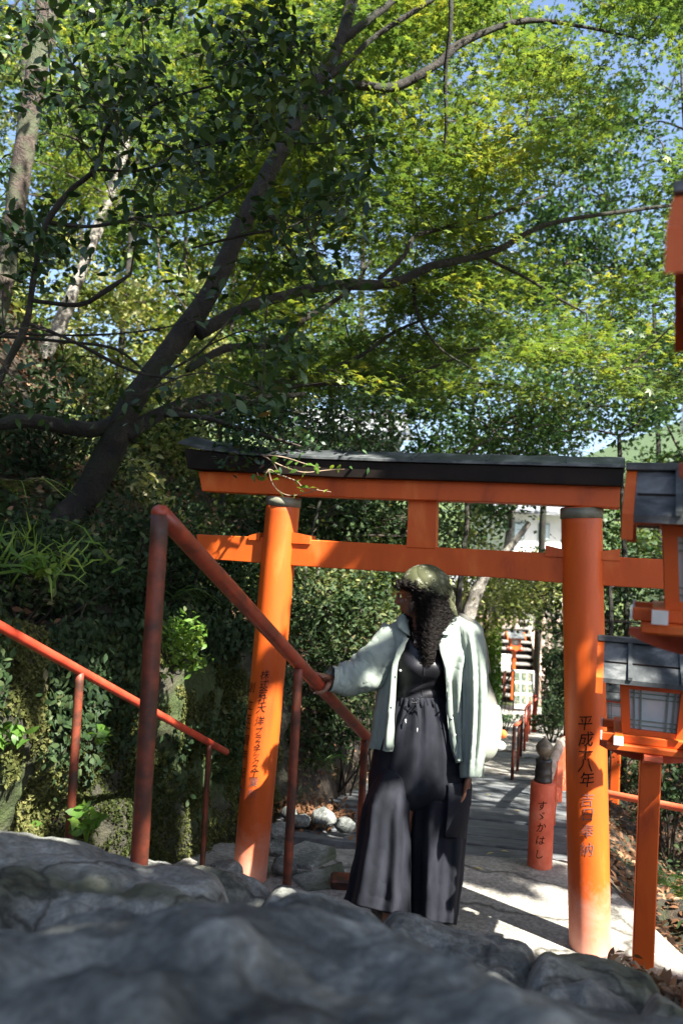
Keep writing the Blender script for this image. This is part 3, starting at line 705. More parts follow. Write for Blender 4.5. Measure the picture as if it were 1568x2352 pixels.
# low pipe barriers on the path
def pz_ray(px, py):
    d = ray(px, py)
    for Y in np.arange(4, 25, .01):
        P = CAM + d * (Y / d[1])
        if P[2] <= pathz(Y) + .012: return P
    return W(px, py, 18)
bars = [[(1175, 1667, 1793), (1187, 1660, 1771), (1195, 1647, 1736)], [(1203, 1624, 1722), (1209, 1618, 1704), (1214, 1612, 1689)]]
for k, pts in enumerate(bars):
    B0 = [pz_ray(p[0], p[2]) for p in pts]; T0 = [W(p[0], p[1], b[1]) for p, b in zip(pts, B0)]
    for b, t_ in zip(B0, T0): t_[0] = b[0] + (t_[2] - b[2]) * 0
    t = thing('path_barrier', B0[0], ('brown red pipe barrier with three posts, nearer one on the path', 'second brown red pipe barrier, just before the picture board')[k], 'barrier', 'low pipe barriers on the path')
    Geo().tube(np.array([T0[0], T0[1], T0[2]]), .018, 10).build('rail_pipe', M['pale_red'], t, True)
    for b, q in zip(B0, T0): Geo().tube(np.array([b - [0, 0, .05], q]), .017 if k == 0 else .02, 10).build('post', M['rust'] if k == 0 else M['rail'], t, True)
b = pz_ray(1225, 1682); q = W(1227, 1598, b[1]); q[0] = b[0]
g = Geo().tube(np.array([b - [0, 0, .1], q]), .045, 14); g.ell(q, (.045, .045, .03)); tag(g.build('bollard', M['rail2'], None, True), 'single red post at the foot of the far stairs', 'post')

# picture board on an A-frame
sb = pz_ray(1200, 1632); SW, SH = 48 / F * sb[1], 86 / F * sb[1]
sign = thing('picture_board', sb, 'white folding board with nine small pictures at the far end of the path', 'sign board')
tilt = math.radians(12); axs = np.array([[1, 0, 0], [0, math.cos(tilt), math.sin(tilt)], [0, -math.sin(tilt), math.cos(tilt)]])
AXs = np.array([[1, 0, 0], [0, math.cos(tilt), -math.sin(tilt)], [0, math.sin(tilt), math.cos(tilt)]])
cS = sb + np.array([0, 0, SH / 2 + .05])
Geo().box(cS, (SW, .02, SH), AXs, bev=.004).build('panel', M['white'], sign)
g = Geo(); dk = nmat('dark_photo_print', [(0, (.02, .05, .04)), (.4, (.07, .10, .06)), (.6, (.12, .13, .12)), (.8, (.3, .24, .10)), (1, (.3, .3, .3))], 18, .4, 0)
for i in range(3):
    for j in range(3): 
        Geo().box(cS + np.array([(i - 1) * SW * .31, -.014, (j - 1) * SH * .30 + .03]) @ AXs, (SW * .25, .008, SH * .23), AXs).build('picture', dk, sign)
g = Geo()
for s in (-1, 1):
    g.tube([cS + np.array([s * SW / 2, 0, SH / 2]) , sb + np.array([s * SW / 2, .0 - .12, -.02])], .02, 8)
    g.tube([cS + np.array([s * SW / 2, .12, SH / 2]), sb + np.array([s * SW / 2 - .30, .6, -.02])], .02, 8)
g.build('leg', M['black'], sign)

# far stairs with stone parapet
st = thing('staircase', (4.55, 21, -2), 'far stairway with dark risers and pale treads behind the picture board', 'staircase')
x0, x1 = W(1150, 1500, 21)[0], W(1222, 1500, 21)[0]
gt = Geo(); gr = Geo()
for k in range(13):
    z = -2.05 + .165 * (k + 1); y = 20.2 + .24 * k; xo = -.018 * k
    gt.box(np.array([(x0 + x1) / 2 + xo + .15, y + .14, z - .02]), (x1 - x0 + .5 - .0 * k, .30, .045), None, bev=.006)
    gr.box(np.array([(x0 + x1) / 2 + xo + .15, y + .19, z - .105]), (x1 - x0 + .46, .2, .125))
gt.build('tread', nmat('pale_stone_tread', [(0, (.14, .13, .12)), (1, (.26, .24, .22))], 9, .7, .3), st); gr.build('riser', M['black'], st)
g = Geo(); a = W(1238, 1604, 20.2); b = W(1214, 1490, 22.6)
rings = []
for s in np.linspace(0, 1, 8):
    p = a + (b - a) * s; rings.append([p + [-.02, 0, -.3], p + [.16, 0, -.3], p + [.16, 0, .55], p + [-.02, 0, .55]])
g.loft(rings, caps=True); g.build('parapet', M['palewood'], st)
nb = thing('notice_board', W(1165, 1545, 19.6), 'pale rounded notice panel left of the distant orange lantern post', 'notice board')
P = W(1160, 1522, 19.8); Geo().box(P, (.24 * 1.0, .04, .42), None, bev=.015).build('panel', M['white'], nb); Geo().box(P + [0, .03, -.35], (.06, .05, .9)).build('post', M['rust'], nb)

# ================================================================== BUILDINGS BEHIND THE TREES
M['plaster'] = nmat('white_plaster', [(0, (.62, .60, .56)), (1, (.8, .79, .76))], 3, .8, .1)
M['tile'] = nmat('grey_roof_tiles', [(0, (.10, .11, .12)), (.5, (.2, .21, .22)), (1, (.34, .34, .33))], 2.5, .6, .6, 9, .05, (1, 6, 1))
def house(px0, px1, pyt, pyb, Y, dep, label, roof=None, wall='plaster', name='shrine_building', windows=0, fence=0):
    a = W(px0, pyt, Y); b = W(px1, pyb, Y); w = b[0] - a[0]; zt = a[2]; zb = b[2] - .5
    t = thing(name, ((a[0] + b[0]) / 2, Y, zb), label, 'building')
    wl = Geo().box(np.array([(a[0] + b[0]) / 2, Y + dep / 2, (zt + zb) / 2]), (w, dep, zt - zb)).build('wall', M[wall], t)
    if roof:
        ov = .5; h = roof; x0, x1 = a[0] - ov, b[0] + ov; yr = Y + dep / 2
        g = Geo().loft([[(x, Y - ov, zt - .06), (x, Y - ov, zt + .05), (x, yr, zt + h), (x, Y + dep + ov, zt + .05), (x, Y + dep + ov, zt - .06), (x, yr, zt + h - .14)] for x in np.linspace(x0, x1, 2)], caps=True)
        rf = g.build('roof', M['tile'], t); Geo().box(np.array([(x0 + x1) / 2, yr, zt + h + .08]), (x1 - x0 + .1, .3, .22), None, bev=.04).build('ridge', M['tile'], rf)
    for k in range(windows):
        x = a[0] + w * (k + .5) / windows; f = Geo().box(np.array([x, Y - .02, zb + (zt - zb) * .62]), (w / windows * .45, .06, (zt - zb) * .35), None, bev=.01).build('window', M['lattice'], t)
        Geo().box(np.array([x, Y - .055, zb + (zt - zb) * .62]), (w / windows * .38, .01, (zt - zb) * .30)).build('pane', M['glass'], f)
    for k in range(fence):
        x = a[0] + w * (k + .5) / fence; Geo().box(np.array([x, Y - .08, (zt + zb) / 2]), (.07, .06, zt - zb), None, bev=.01).build('slat', M['palewood'], t)
    return t
house(690, 905, 1000, 1090, 24, 6, 'white walled building with a pale tiled roof above the middle of the gate', 1.1, windows=2)
house(1165, 1330, 1175, 1260, 26, 7, 'bright white building behind the gap between tie beam and lintel', .8, windows=3)
house(1225, 1330, 1380, 1500, 24, 5, 'white building with vertical bars behind the far stairs', None, fence=7)
house(1000, 1190, 1345, 1470, 22.5, 3, 'long orange slatted shrine fence building behind the woman shoulder', .5, 'plaster', fence=14)
# ================================================================== MOSSY ROCK WALL
def wallpt(Y, v):
    x = XL(Y) + .07 - v * .16; z = pathz(Y) - .15 + v * 1.42
    P = np.stack([x, Y, z], -1)
    b = fbm(P * 1.9, 3, 77) * .17 + np.abs(fbm(P * (5, 5, 2.4), 3, 31)) * -.15 + fbm(P * 14, 3, 13) * .035
    x = x + b * np.clip(1.15 - v, .3, 1) ; 
    return np.stack([x, Y + .25 * b, z + .06 * fbm(P * 3, 2, 3)], -1)
ys = np.linspace(1.6, 5.6, 330); vs = np.linspace(0, 1, 120)
YY, VV = np.meshgrid(ys, vs); P = wallpt(YY, VV); P[-1, :, 0] -= .35; P[-1, :, 2] += .02
i_ = (np.arange(119)[:, None] * 330 + np.arange(329)[None]).ravel()
wl = mk_np('mossy_rock_wall', P.reshape(-1, 3), np.stack([i_, i_ + 1, i_ + 331, i_ + 330], 1), M['mossrock'], smooth=True)
tag(wl, 'dark mossy rock face beside the thin red handrail', 'rock wall')
n = 150000; u = rng.uniform(1.8, 5.5, n); v = rng.uniform(0, 1, n) ; P = wallpt(u, v)
dens = vnoise(P * 4, 5) + .6 * vnoise(P * 11, 8); P = P[dens > -.25]
P = P + rng.normal(0, .006, P.shape) + [.012, 0, 0]
mt = leafobj('moss', P, rng.uniform(.008, .026, len(P)), 'quad', M['moss'], wl, .9, .9, np.array([.8, -.5, .3]))
mt['kind'] = 'stuff'

n = 26000; u = rng.uniform(1.8, 5.6, n); v = 1.02 - np.abs(rng.normal(0, .28, n)); P = wallpt(u, np.clip(v, 0, 1)); k = fbm(P * 2.4, 3, 55) > -.12 + (1 - v) * .6; P = P[k] + np.array([.03, 0, 0]) + rng.normal(0, .04, (k.sum(), 3)) + [0, 0, .05]
hp_ = leafobj('hanging_plants', P, rng.uniform(.02, .055, len(P)), 'oval', M['shrub'], wl, .7, 1.2, np.array([.7, -.6, .3])); hp_['kind'] = 'stuff'
# ================================================================== GROUND COVER (uncountable)
def scatter(n, x0, x1, y0, y1, cond, zoff=.02, sizer=(.03, .07)):
    x = rng.uniform(x0, x1, n); Y = y0 + (y1 - y0) * rng.uniform(0, 1, n) ** 1.5; k = cond(x, Y)
    x, Y = x[k], Y[k]; z = ground(x, Y) + rng.uniform(0, 1, len(x)) ** 2 * zoff
    return np.stack([x, Y, z], 1)
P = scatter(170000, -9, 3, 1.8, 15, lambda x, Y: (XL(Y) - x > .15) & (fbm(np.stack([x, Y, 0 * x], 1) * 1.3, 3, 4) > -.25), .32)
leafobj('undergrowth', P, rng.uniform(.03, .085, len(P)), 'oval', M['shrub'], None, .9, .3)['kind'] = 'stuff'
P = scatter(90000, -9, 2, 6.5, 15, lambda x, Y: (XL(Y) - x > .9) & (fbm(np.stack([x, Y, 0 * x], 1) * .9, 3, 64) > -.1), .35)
leafobj('sun_toned_undergrowth', P, rng.uniform(.05, .11, len(P)), 'oval', M['forest'], None, .9, .3)['kind'] = 'stuff'  # paler copy of the undergrowth, with the slope's sunlight in its colour
P = scatter(30000, -6, 2, 1.8, 9, lambda x, Y: (XL(Y) - x > .1) & (fbm(np.stack([x, Y, 0 * x], 1) * 1.6, 3, 24) > .25), .25)
leafobj('fresh_ground_cover', P, rng.uniform(.03, .08, len(P)), 'oval', M['fern'], None, .9, .3)['kind'] = 'stuff'
P = scatter(60000, 1.4, 9, 2.2, 14, lambda x, Y: (x - XR(Y) > .05), .03)
q = scatter(14000, -5, 2, 4.8, 9, lambda x, Y: (XL(Y) - x > -.1), .02)
lt = leafobj('leaf_litter', np.concatenate([P, q]), rng.uniform(.03, .07, len(P) + len(q)), 'oval', M['litter'], None, .35, 0); lt['kind'] = 'stuff'
P = scatter(22000, 1.5, 12, 4.2, 16, lambda x, Y: (x - XR(Y) > .5) & (fbm(np.stack([x, Y, 0 * x], 1) * 1.5, 3, 44) > .05), .3)
leafobj('slope_undergrowth', P, rng.uniform(.03, .08, len(P)), 'oval', M['shrub'], None, .9, .3)['kind'] = 'stuff'
P = scatter(26000, -8, 2, 2, 12, lambda x, Y: (XL(Y) - x > .05) & (fbm(np.stack([x, Y, 0 * x], 1) * 2.1, 3, 84) > .05), .3)
leafobj('dry_undergrowth', P, rng.uniform(.03, .08, len(P)), 'oval', M['litter'], None, .9, .3)['kind'] = 'stuff'
# bright heap of dry leaves beside the dark ditch
n = 700; c = W(722, 1882, 5.3); P = c + rng.normal(0, 1, (n, 3)) * (.11, .12, .015) + [0, 0, .04]
tag(leafobj('leaf_heap', P, rng.uniform(.03, .06, n), 'oval', M['litter'], None, .7), 'heap of dry leaves at the foot of the dark bank', 'leaf heap')['kind'] = 'stuff'
# dry leaves by the right pillar
n = 900; px = rng.uniform(1400, 1640, n); py = 2205 + (px - 1400) * .45 + rng.normal(0, 14, n); P = np.array([W(a, b, 2.9 - .0035 * (a - 1400) + rng.normal(0, .04)) for a, b in zip(px, py)])
P[:, 2] -= .02
tag(leafobj('leaf_heap', P, rng.uniform(.025, .055, n), 'oval', M['litter'], None, .8), 'strewn brown leaves at the foot of the lantern post', 'leaf heap')['kind'] = 'stuff'
for k, (px, py, lb) in enumerate([(1122, 1829, 'yellow leaf on the planks nearest the sleeve cuff'), (1125, 1965, 'yellow leaf on the planks right of the trousers, middle height'), (1098, 2000, 'yellow leaf lowest on the planks beside the trousers'), (1158, 1960, 'small pale leaf in the middle of the bluish planks'), (1186, 1866, 'tiny dark leaf on the planks left of the bridge post'), (828, 2060, 'yellowish leaf on the yard left of the trousers')]):
    p = pz_ray(px, py) + [0, 0, .014]; tag(leafobj('fallen_leaf', p[None], .05, 'oval', M['yellowleaf'], None, .1), lb, 'fallen leaf', 'fallen leaves on planks and yard')

# ================================================================== TREES
def tree(name, label, trunk, limbs, sprays, bark, leafm, size, kind='maple', per=100, rad=.42, cat='tree', group=None, twig=.006, tilt=.45, droop=.2, thick=.06, spn=.25, n_tr=40, base=None, tw_mat='twig', crown='crown'):
    """trunk/limbs are picture polylines with distance and width; sprays = array of world points, each a flat spray of leaves"""
    g = Geo(); nodes = []
    P, r = limb(trunk, n_tr)
    if base is not None: P = np.concatenate([[base], P]); r = np.concatenate([[r[0] * 1.25], r])
    t = thing(name, P[0], label, cat, group)
    rough_tube(g, P, r, 16, len(label)); g.build('trunk', M[bark], t, True)
    nodes += list(P[len(P) // 3:])
    if limbs:
        for l in limbs:
            g = Geo(); P, r = limb(l, 30); r = r * 1.08; rough_tube(g, P, r, 9, 5); nodes += list(P[5:])
            g.build('limb', M[bark], t, True)
    S = np.asarray(sprays)
    if len(S):
        nodes = np.array(nodes); d = np.linalg.norm(S[:, None] - nodes[None], axis=2).min(1); order = np.argsort(d); g = Geo(); nn = list(nodes)
        for i in order:
            s_ = S[i]; A = np.array(nn); j = np.argmin(np.linalg.norm(A - s_, axis=1) + .6 * np.maximum(0, A[:, 2] - s_[2])); a = A[j]; L = np.linalg.norm(s_ - a)
            if L < .02: continue
            m1 = a + (s_ - a) * .5 + rng.normal(0, .07 * L, 3) + [0, 0, .08 * L]; C = interp([a, m1, s_], 7)
            g.tube(C, np.linspace(twig * (1 + 1.2 * min(L, 2.5)), twig * .6, 7), 5, False); nn += [C[3], s_]
            for q in range(3):                      # finer twigs through the spray
                e = s_ + rng.normal(0, rad * .7, 3) * (1, 1, .3); g.tube(interp([C[5], (s_ + e) / 2 + rng.normal(0, .03, 3), e], 5), np.linspace(twig * .6, twig * .25, 5), 4, False)
        g.build('branches', M[tw_mat], t, True)
        n = len(S) * per; c = np.repeat(S, per, axis=0)
        nr = rng.normal(0, spn, (len(S), 3)) + [0, 0, 1]; nr /= np.linalg.norm(nr, axis=1)[:, None]; nr = np.repeat(nr, per, axis=0)
        off = rng.normal(0, 1, (n, 3)); off -= nr * (off * nr).sum(1)[:, None]; off *= rad * .55
        Lp = c + off + nr * rng.normal(0, thick, n)[:, None]
        Lp[:, 2] -= .25 * (off ** 2).sum(1)
        k = Lp[:, 1] > 1.2
        leafobj(crown, Lp[k], rng.uniform(.7, 1.25, k.sum()) * size, kind, M[leafm], t, tilt, droop, nr[k])
    return t
def spr(n, px0, px1, py0, py1, Y0, Y1, f=None):
    out = []
    while len(out) < n:
        a, b, Y = rng.uniform(px0, px1), rng.uniform(py0, py1), rng.uniform(Y0, Y1)
        if f is None or f(a, b): out.append(W(a, b, Y))
    return np.array(out)
def blob(n, px, py, Y, rx, ry, rz):
    v = rng.normal(0, 1, (n, 3)); v /= np.linalg.norm(v, axis=1)[:, None]; v *= rng.uniform(.35, 1, n)[:, None] ** .6
    return W(px, py, Y) + v * (rx, ry, rz)
def skydens(a, b):       # how closely the canopy is leafed in the view: opener towards the upper right
    g = (fbm(np.array([a / 210, b / 210, 0.0]), 3, 6) * .9)
    open_ = np.clip((a - 700) / 600, 0, 1) * np.clip((1000 - b) / 500, 0, 1)
    return rng.uniform() < .60 - .52 * open_ + g * (.35 + .5 * open_)
# 1. the leaning maple
main = tree('maple_tree', 'dark leaning tree rising from the mossy bank to the top centre',
     [(100, 1260, 5.0, 76), (190, 1150, 5.05, 66), (262, 1020, 5.1, 64), (300, 930, 5.1, 54), (400, 790, 5.2, 50), (480, 680, 5.3, 46), (545, 540, 5.4, 44), (600, 430, 5.5, 42), (660, 320, 5.6, 37), (720, 200, 5.7, 32), (775, 110, 5.8, 27), (815, -20, 5.9, 30), (850, -140, 6, 26)],
     [[(268, 972, 5.1, 40), (200, 988, 5.0, 36), (120, 975, 4.9, 34), (50, 968, 4.8, 28), (-60, 985, 4.7, 24)],
      [(290, 1000, 5.1, 36), (370, 950, 5.2, 34), (480, 920, 5.4, 28), (600, 915, 5.6, 20), (700, 905, 5.8, 10)],
      [(705, 235, 5.7, 26), (800, 195, 5.8, 20), (900, 202, 6.0, 20), (1000, 150, 6.1, 18), (1060, 98, 6.2, 15), (1200, 48, 6.4, 12), (1340, 62, 6.6, 7), (1470, 90, 6.8, 4)],
      [(715, 200, 5.7, 18), (790, 150, 5.8, 14), (860, 85, 5.9, 12), (990, 0, 6.0, 10), (1060, -60, 6.1, 8)],
      [(775, 100, 5.8, 22), (880, 20, 5.9, 16), (960, -50, 6.0, 12)],
      [(455, 765, 5.2, 30), (560, 710, 5.4, 26), (650, 680, 5.5, 24), (760, 655, 5.6, 22), (900, 652, 5.8, 21), (990, 612, 5.9, 18), (1130, 580, 6.1, 15), (1230, 525, 6.2, 11), (1330, 500, 6.3, 10), (1568, 468, 6.6, 7)],
      [(870, 640, 5.8, 10), (925, 590, 5.9, 10), (960, 540, 6.0, 9), (1090, 510, 6.2, 8), (1250, 450, 6.5, 5)],
      [(430, 850, 5.3, 14), (520, 800, 5.6, 16), (640, 790, 5.9, 15), (690, 740, 6.0, 14), (800, 668, 6.2, 9), (850, 600, 6.3, 6)],
      [(560, 905, 5.7, 10), (640, 875, 6.0, 12), (740, 855, 6.2, 11), (830, 815, 6.4, 10), (910, 760, 6.6, 7), (1010, 720, 6.8, 4)],
      [(620, 900, 5.8, 9), (700, 885, 6.0, 9), (830, 880, 6.2, 8), (960, 855, 6.4, 6), (1100, 800, 6.6, 4)],
      [(1035, -20, 5.6, 12), (1034, 60, 5.6, 9), (1022, 170, 5.7, 8), (1024, 280, 5.8, 7), (1018, 350, 5.9, 4)],
      [(1100, 585, 6.1, 9), (1210, 640, 6.2, 6), (1290, 690, 6.3, 5), (1345, 720, 6.4, 3)],
      [(740, 660, 5.6, 9), (690, 600, 5.6, 8), (650, 560, 5.6, 6), (600, 500, 5.7, 4)],
      [(950, 632, 5.9, 8), (958, 720, 6.0, 7), (1010, 800, 6.1, 5), (1090, 850, 6.3, 3)]],
     spr(300, -60, 1640, -150, 900, 5.9, 9.0, lambda a, b: a > 540 and skydens(a, b)), 'bark', 'maple', .052, per=180, rad=.46, thick=.035, tilt=.32, spn=.18, base=np.array([W(100, 1260, 5.0)[0] - .1, 5.0, float(W(100, 1260, 5.0)[2]) - .4]), twig=.005)
# 2. reddish trunk far left and its maple crown
tree('maple_tree', 'reddish mottled trunk at the far left edge under green leaves', [(-30, 790, 5.3, 54), (15, 610, 5.4, 48), (45, 420, 5.5, 50), (76, 220, 5.6, 46), (104, 60, 5.7, 48), (120, -120, 5.8, 44)],
     None, spr(34, -100, 520, -150, 500, 6.0, 8.5), 'redbark', 'maple', .042, per=130, base=W(-90, 1050, 5.3))
tree('maple_tree', 'pale sunlit trunk leaning through the left forest', [(60, 960, 7.6, 30), (100, 830, 7.7, 34), (145, 730, 7.8, 30), (200, 590, 8.0, 26), (245, 470, 8.2, 26), (290, 330, 8.4, 22), (330, 180, 8.6, 18)], None,
     spr(26, 0, 700, -100, 420, 8.0, 10.5), 'palebark', 'maple', .06, per=130, base=W(40, 1010, 7.6))
tree('small_tree', 'dark thin crooked tree at the left edge carrying the glossy dark leaves', [(-30, 930, 4.3, 18), (20, 830, 4.3, 17), (62, 740, 4.3, 16), (78, 640, 4.3, 14), (105, 520, 4.3, 14), (160, 440, 4.3, 14), (220, 385, 4.3, 10), (250, 280, 4.3, 8), (330, 130, 4.4, 6)],
     [[(70, 690, 4.3, 10), (180, 700, 4.3, 11), (240, 670, 4.3, 10), (300, 630, 4.4, 6)], [(110, 510, 4.3, 8), (210, 520, 4.4, 8), (320, 500, 4.4, 8), (450, 480, 4.5, 6), (560, 420, 4.6, 4)],
      [(220, 390, 4.3, 6), (330, 390, 4.3, 6), (430, 345, 4.3, 6), (560, 320, 4.3, 5), (720, 330, 4.4, 4), (860, 310, 4.4, 3)], [(60, 740, 4.3, 9), (160, 780, 4.3, 7), (300, 850, 4.4, 7), (400, 870, 4.5, 4)],
      [(-20, 770, 4.5, 8), (120, 782, 4.5, 7), (260, 800, 4.6, 6), (330, 850, 4.7, 5), (400, 905, 4.8, 3)], [(-20, 765, 4.6, 6), (180, 770, 4.7, 5), (330, 760, 4.8, 4), (460, 735, 4.9, 3)], [(250, 975, 4.9, 7), (380, 860, 5.0, 6), (470, 800, 5.0, 5), (560, 690, 5.0, 4), (640, 560, 5.1, 3)], [(440, 570, 4.5, 4), (560, 540, 4.5, 6), (680, 515, 4.5, 5), (800, 440, 4.5, 3)],
      [(240, 300, 4.3, 5), (380, 230, 4.2, 5), (520, 190, 4.2, 4), (650, 170, 4.2, 3)]],
     spr(140, -40, 850, -20, 960, 3.7, 4.9, lambda a, b: a < 870 - .35 * abs(b - 350) and fbm(np.array([a / 110, b / 110, 1.0]), 3, 16) > -.02 and not (a < 560 and 620 < b < 960 and rng.uniform() < .78)), 'bark', 'camellia', .074, 'oval', per=27, rad=.20, tilt=.7, droop=.7, thick=.07, spn=.35, twig=.0035, cat='tree', base=W(-60, 1080, 4.3))
# 3. camellia spray over the lintel
tree('overhanging_branch', 'glossy leafed branch hanging over the left end of the black lintel cap', [(380, 950, 4.6, 14), (470, 960, 4.4, 12), (560, 985, 4.2, 9), (640, 1010, 4.0, 7), (690, 1025, 3.95, 4)],
     [[(470, 960, 4.4, 8), (560, 930, 4.4, 6), (680, 950, 4.4, 5), (760, 985, 4.4, 3)]],
     np.concatenate([spr(46, 440, 900, 925, 1045, 4.05, 5.0, lambda a, b: b < 985 + .2 * (a - 430)), spr(9, 500, 760, 1000, 1070, 3.95, 4.2, lambda a, b: b < 1080 - .12 * (a - 420))]), 'twig', 'camellia', .040, 'oval', per=46, rad=.13, tilt=.7, droop=.5, thick=.05, twig=.0022, cat='branch')
t = thing('leafy_sprig', W(620, 1050, 3.85), 'bright green sprig dangling in front of the orange lintel', 'branch')
g = Geo(); tips = []
for pts in ([(600, 1045), (625, 1060), (640, 1090), (618, 1078), (628, 1115), (655, 1136), (690, 1136), (730, 1124)], [(625, 1060), (660, 1075), (700, 1085), (750, 1080), (790, 1078)], [(640, 1090), (680, 1105), (700, 1120), (760, 1130)], [(600, 1045), (650, 1050), (700, 1065), (735, 1074)], [(618, 1078), (600, 1100), (590, 1085)]):
    P = np.array([W(a, b, 3.72 + .1 * vnoise(np.array([a / 40, b / 40, 0.0]))) for a, b in interp(np.array(pts, float), 24)]); g.tube(P, np.linspace(.0035, .0016, 24), 6)
    tips += list(P[6::3])
tips = np.array(tips); g.build('stem', nmat('pale_twig', [(0, (.16, .11, .07)), (1, (.3, .22, .15))], 20, .7, .2), t, True)
leafobj('foliage', tips + rng.normal(0, .012, tips.shape), rng.uniform(.035, .06, len(tips)), 'oval', M['fern'], t, .8, .6)
for k, (a, b, Y) in enumerate([(712, 1560, 7.0), (735, 1600, 7.2), (770, 1590, 7.4), (800, 1560, 7.3), (842, 1540, 7.6), (868, 1500, 7.8), (755, 1620, 6.8), (620, 1620, 6.3)]):
    tree('sapling', ('thin dark sapling right behind the left pillar', 'sapling over the dark ditch', 'dark stem beside the small palm', 'sapling above the raised hand', 'thin stem over the raised sleeve', 'thin stem just left of the headscarf', 'short stem at the foot of the dark shrubs', 'stem hidden between rail and left pillar')[k],
         [(a, b, Y, 8), (a + rng.uniform(-8, 8), b - 130, Y, 7), (a + rng.uniform(0, 25), b - 270, Y, 5)], None, spr(3, a - 40, a + 50, b - 300, b - 180, Y - .2, Y + .3), 'bark' if k % 3 else 'palebark', 'forest', .045, 'oval', per=40, rad=.16, cat='sapling', group='saplings on the dark bank', twig=.003, tilt=.8, n_tr=14)
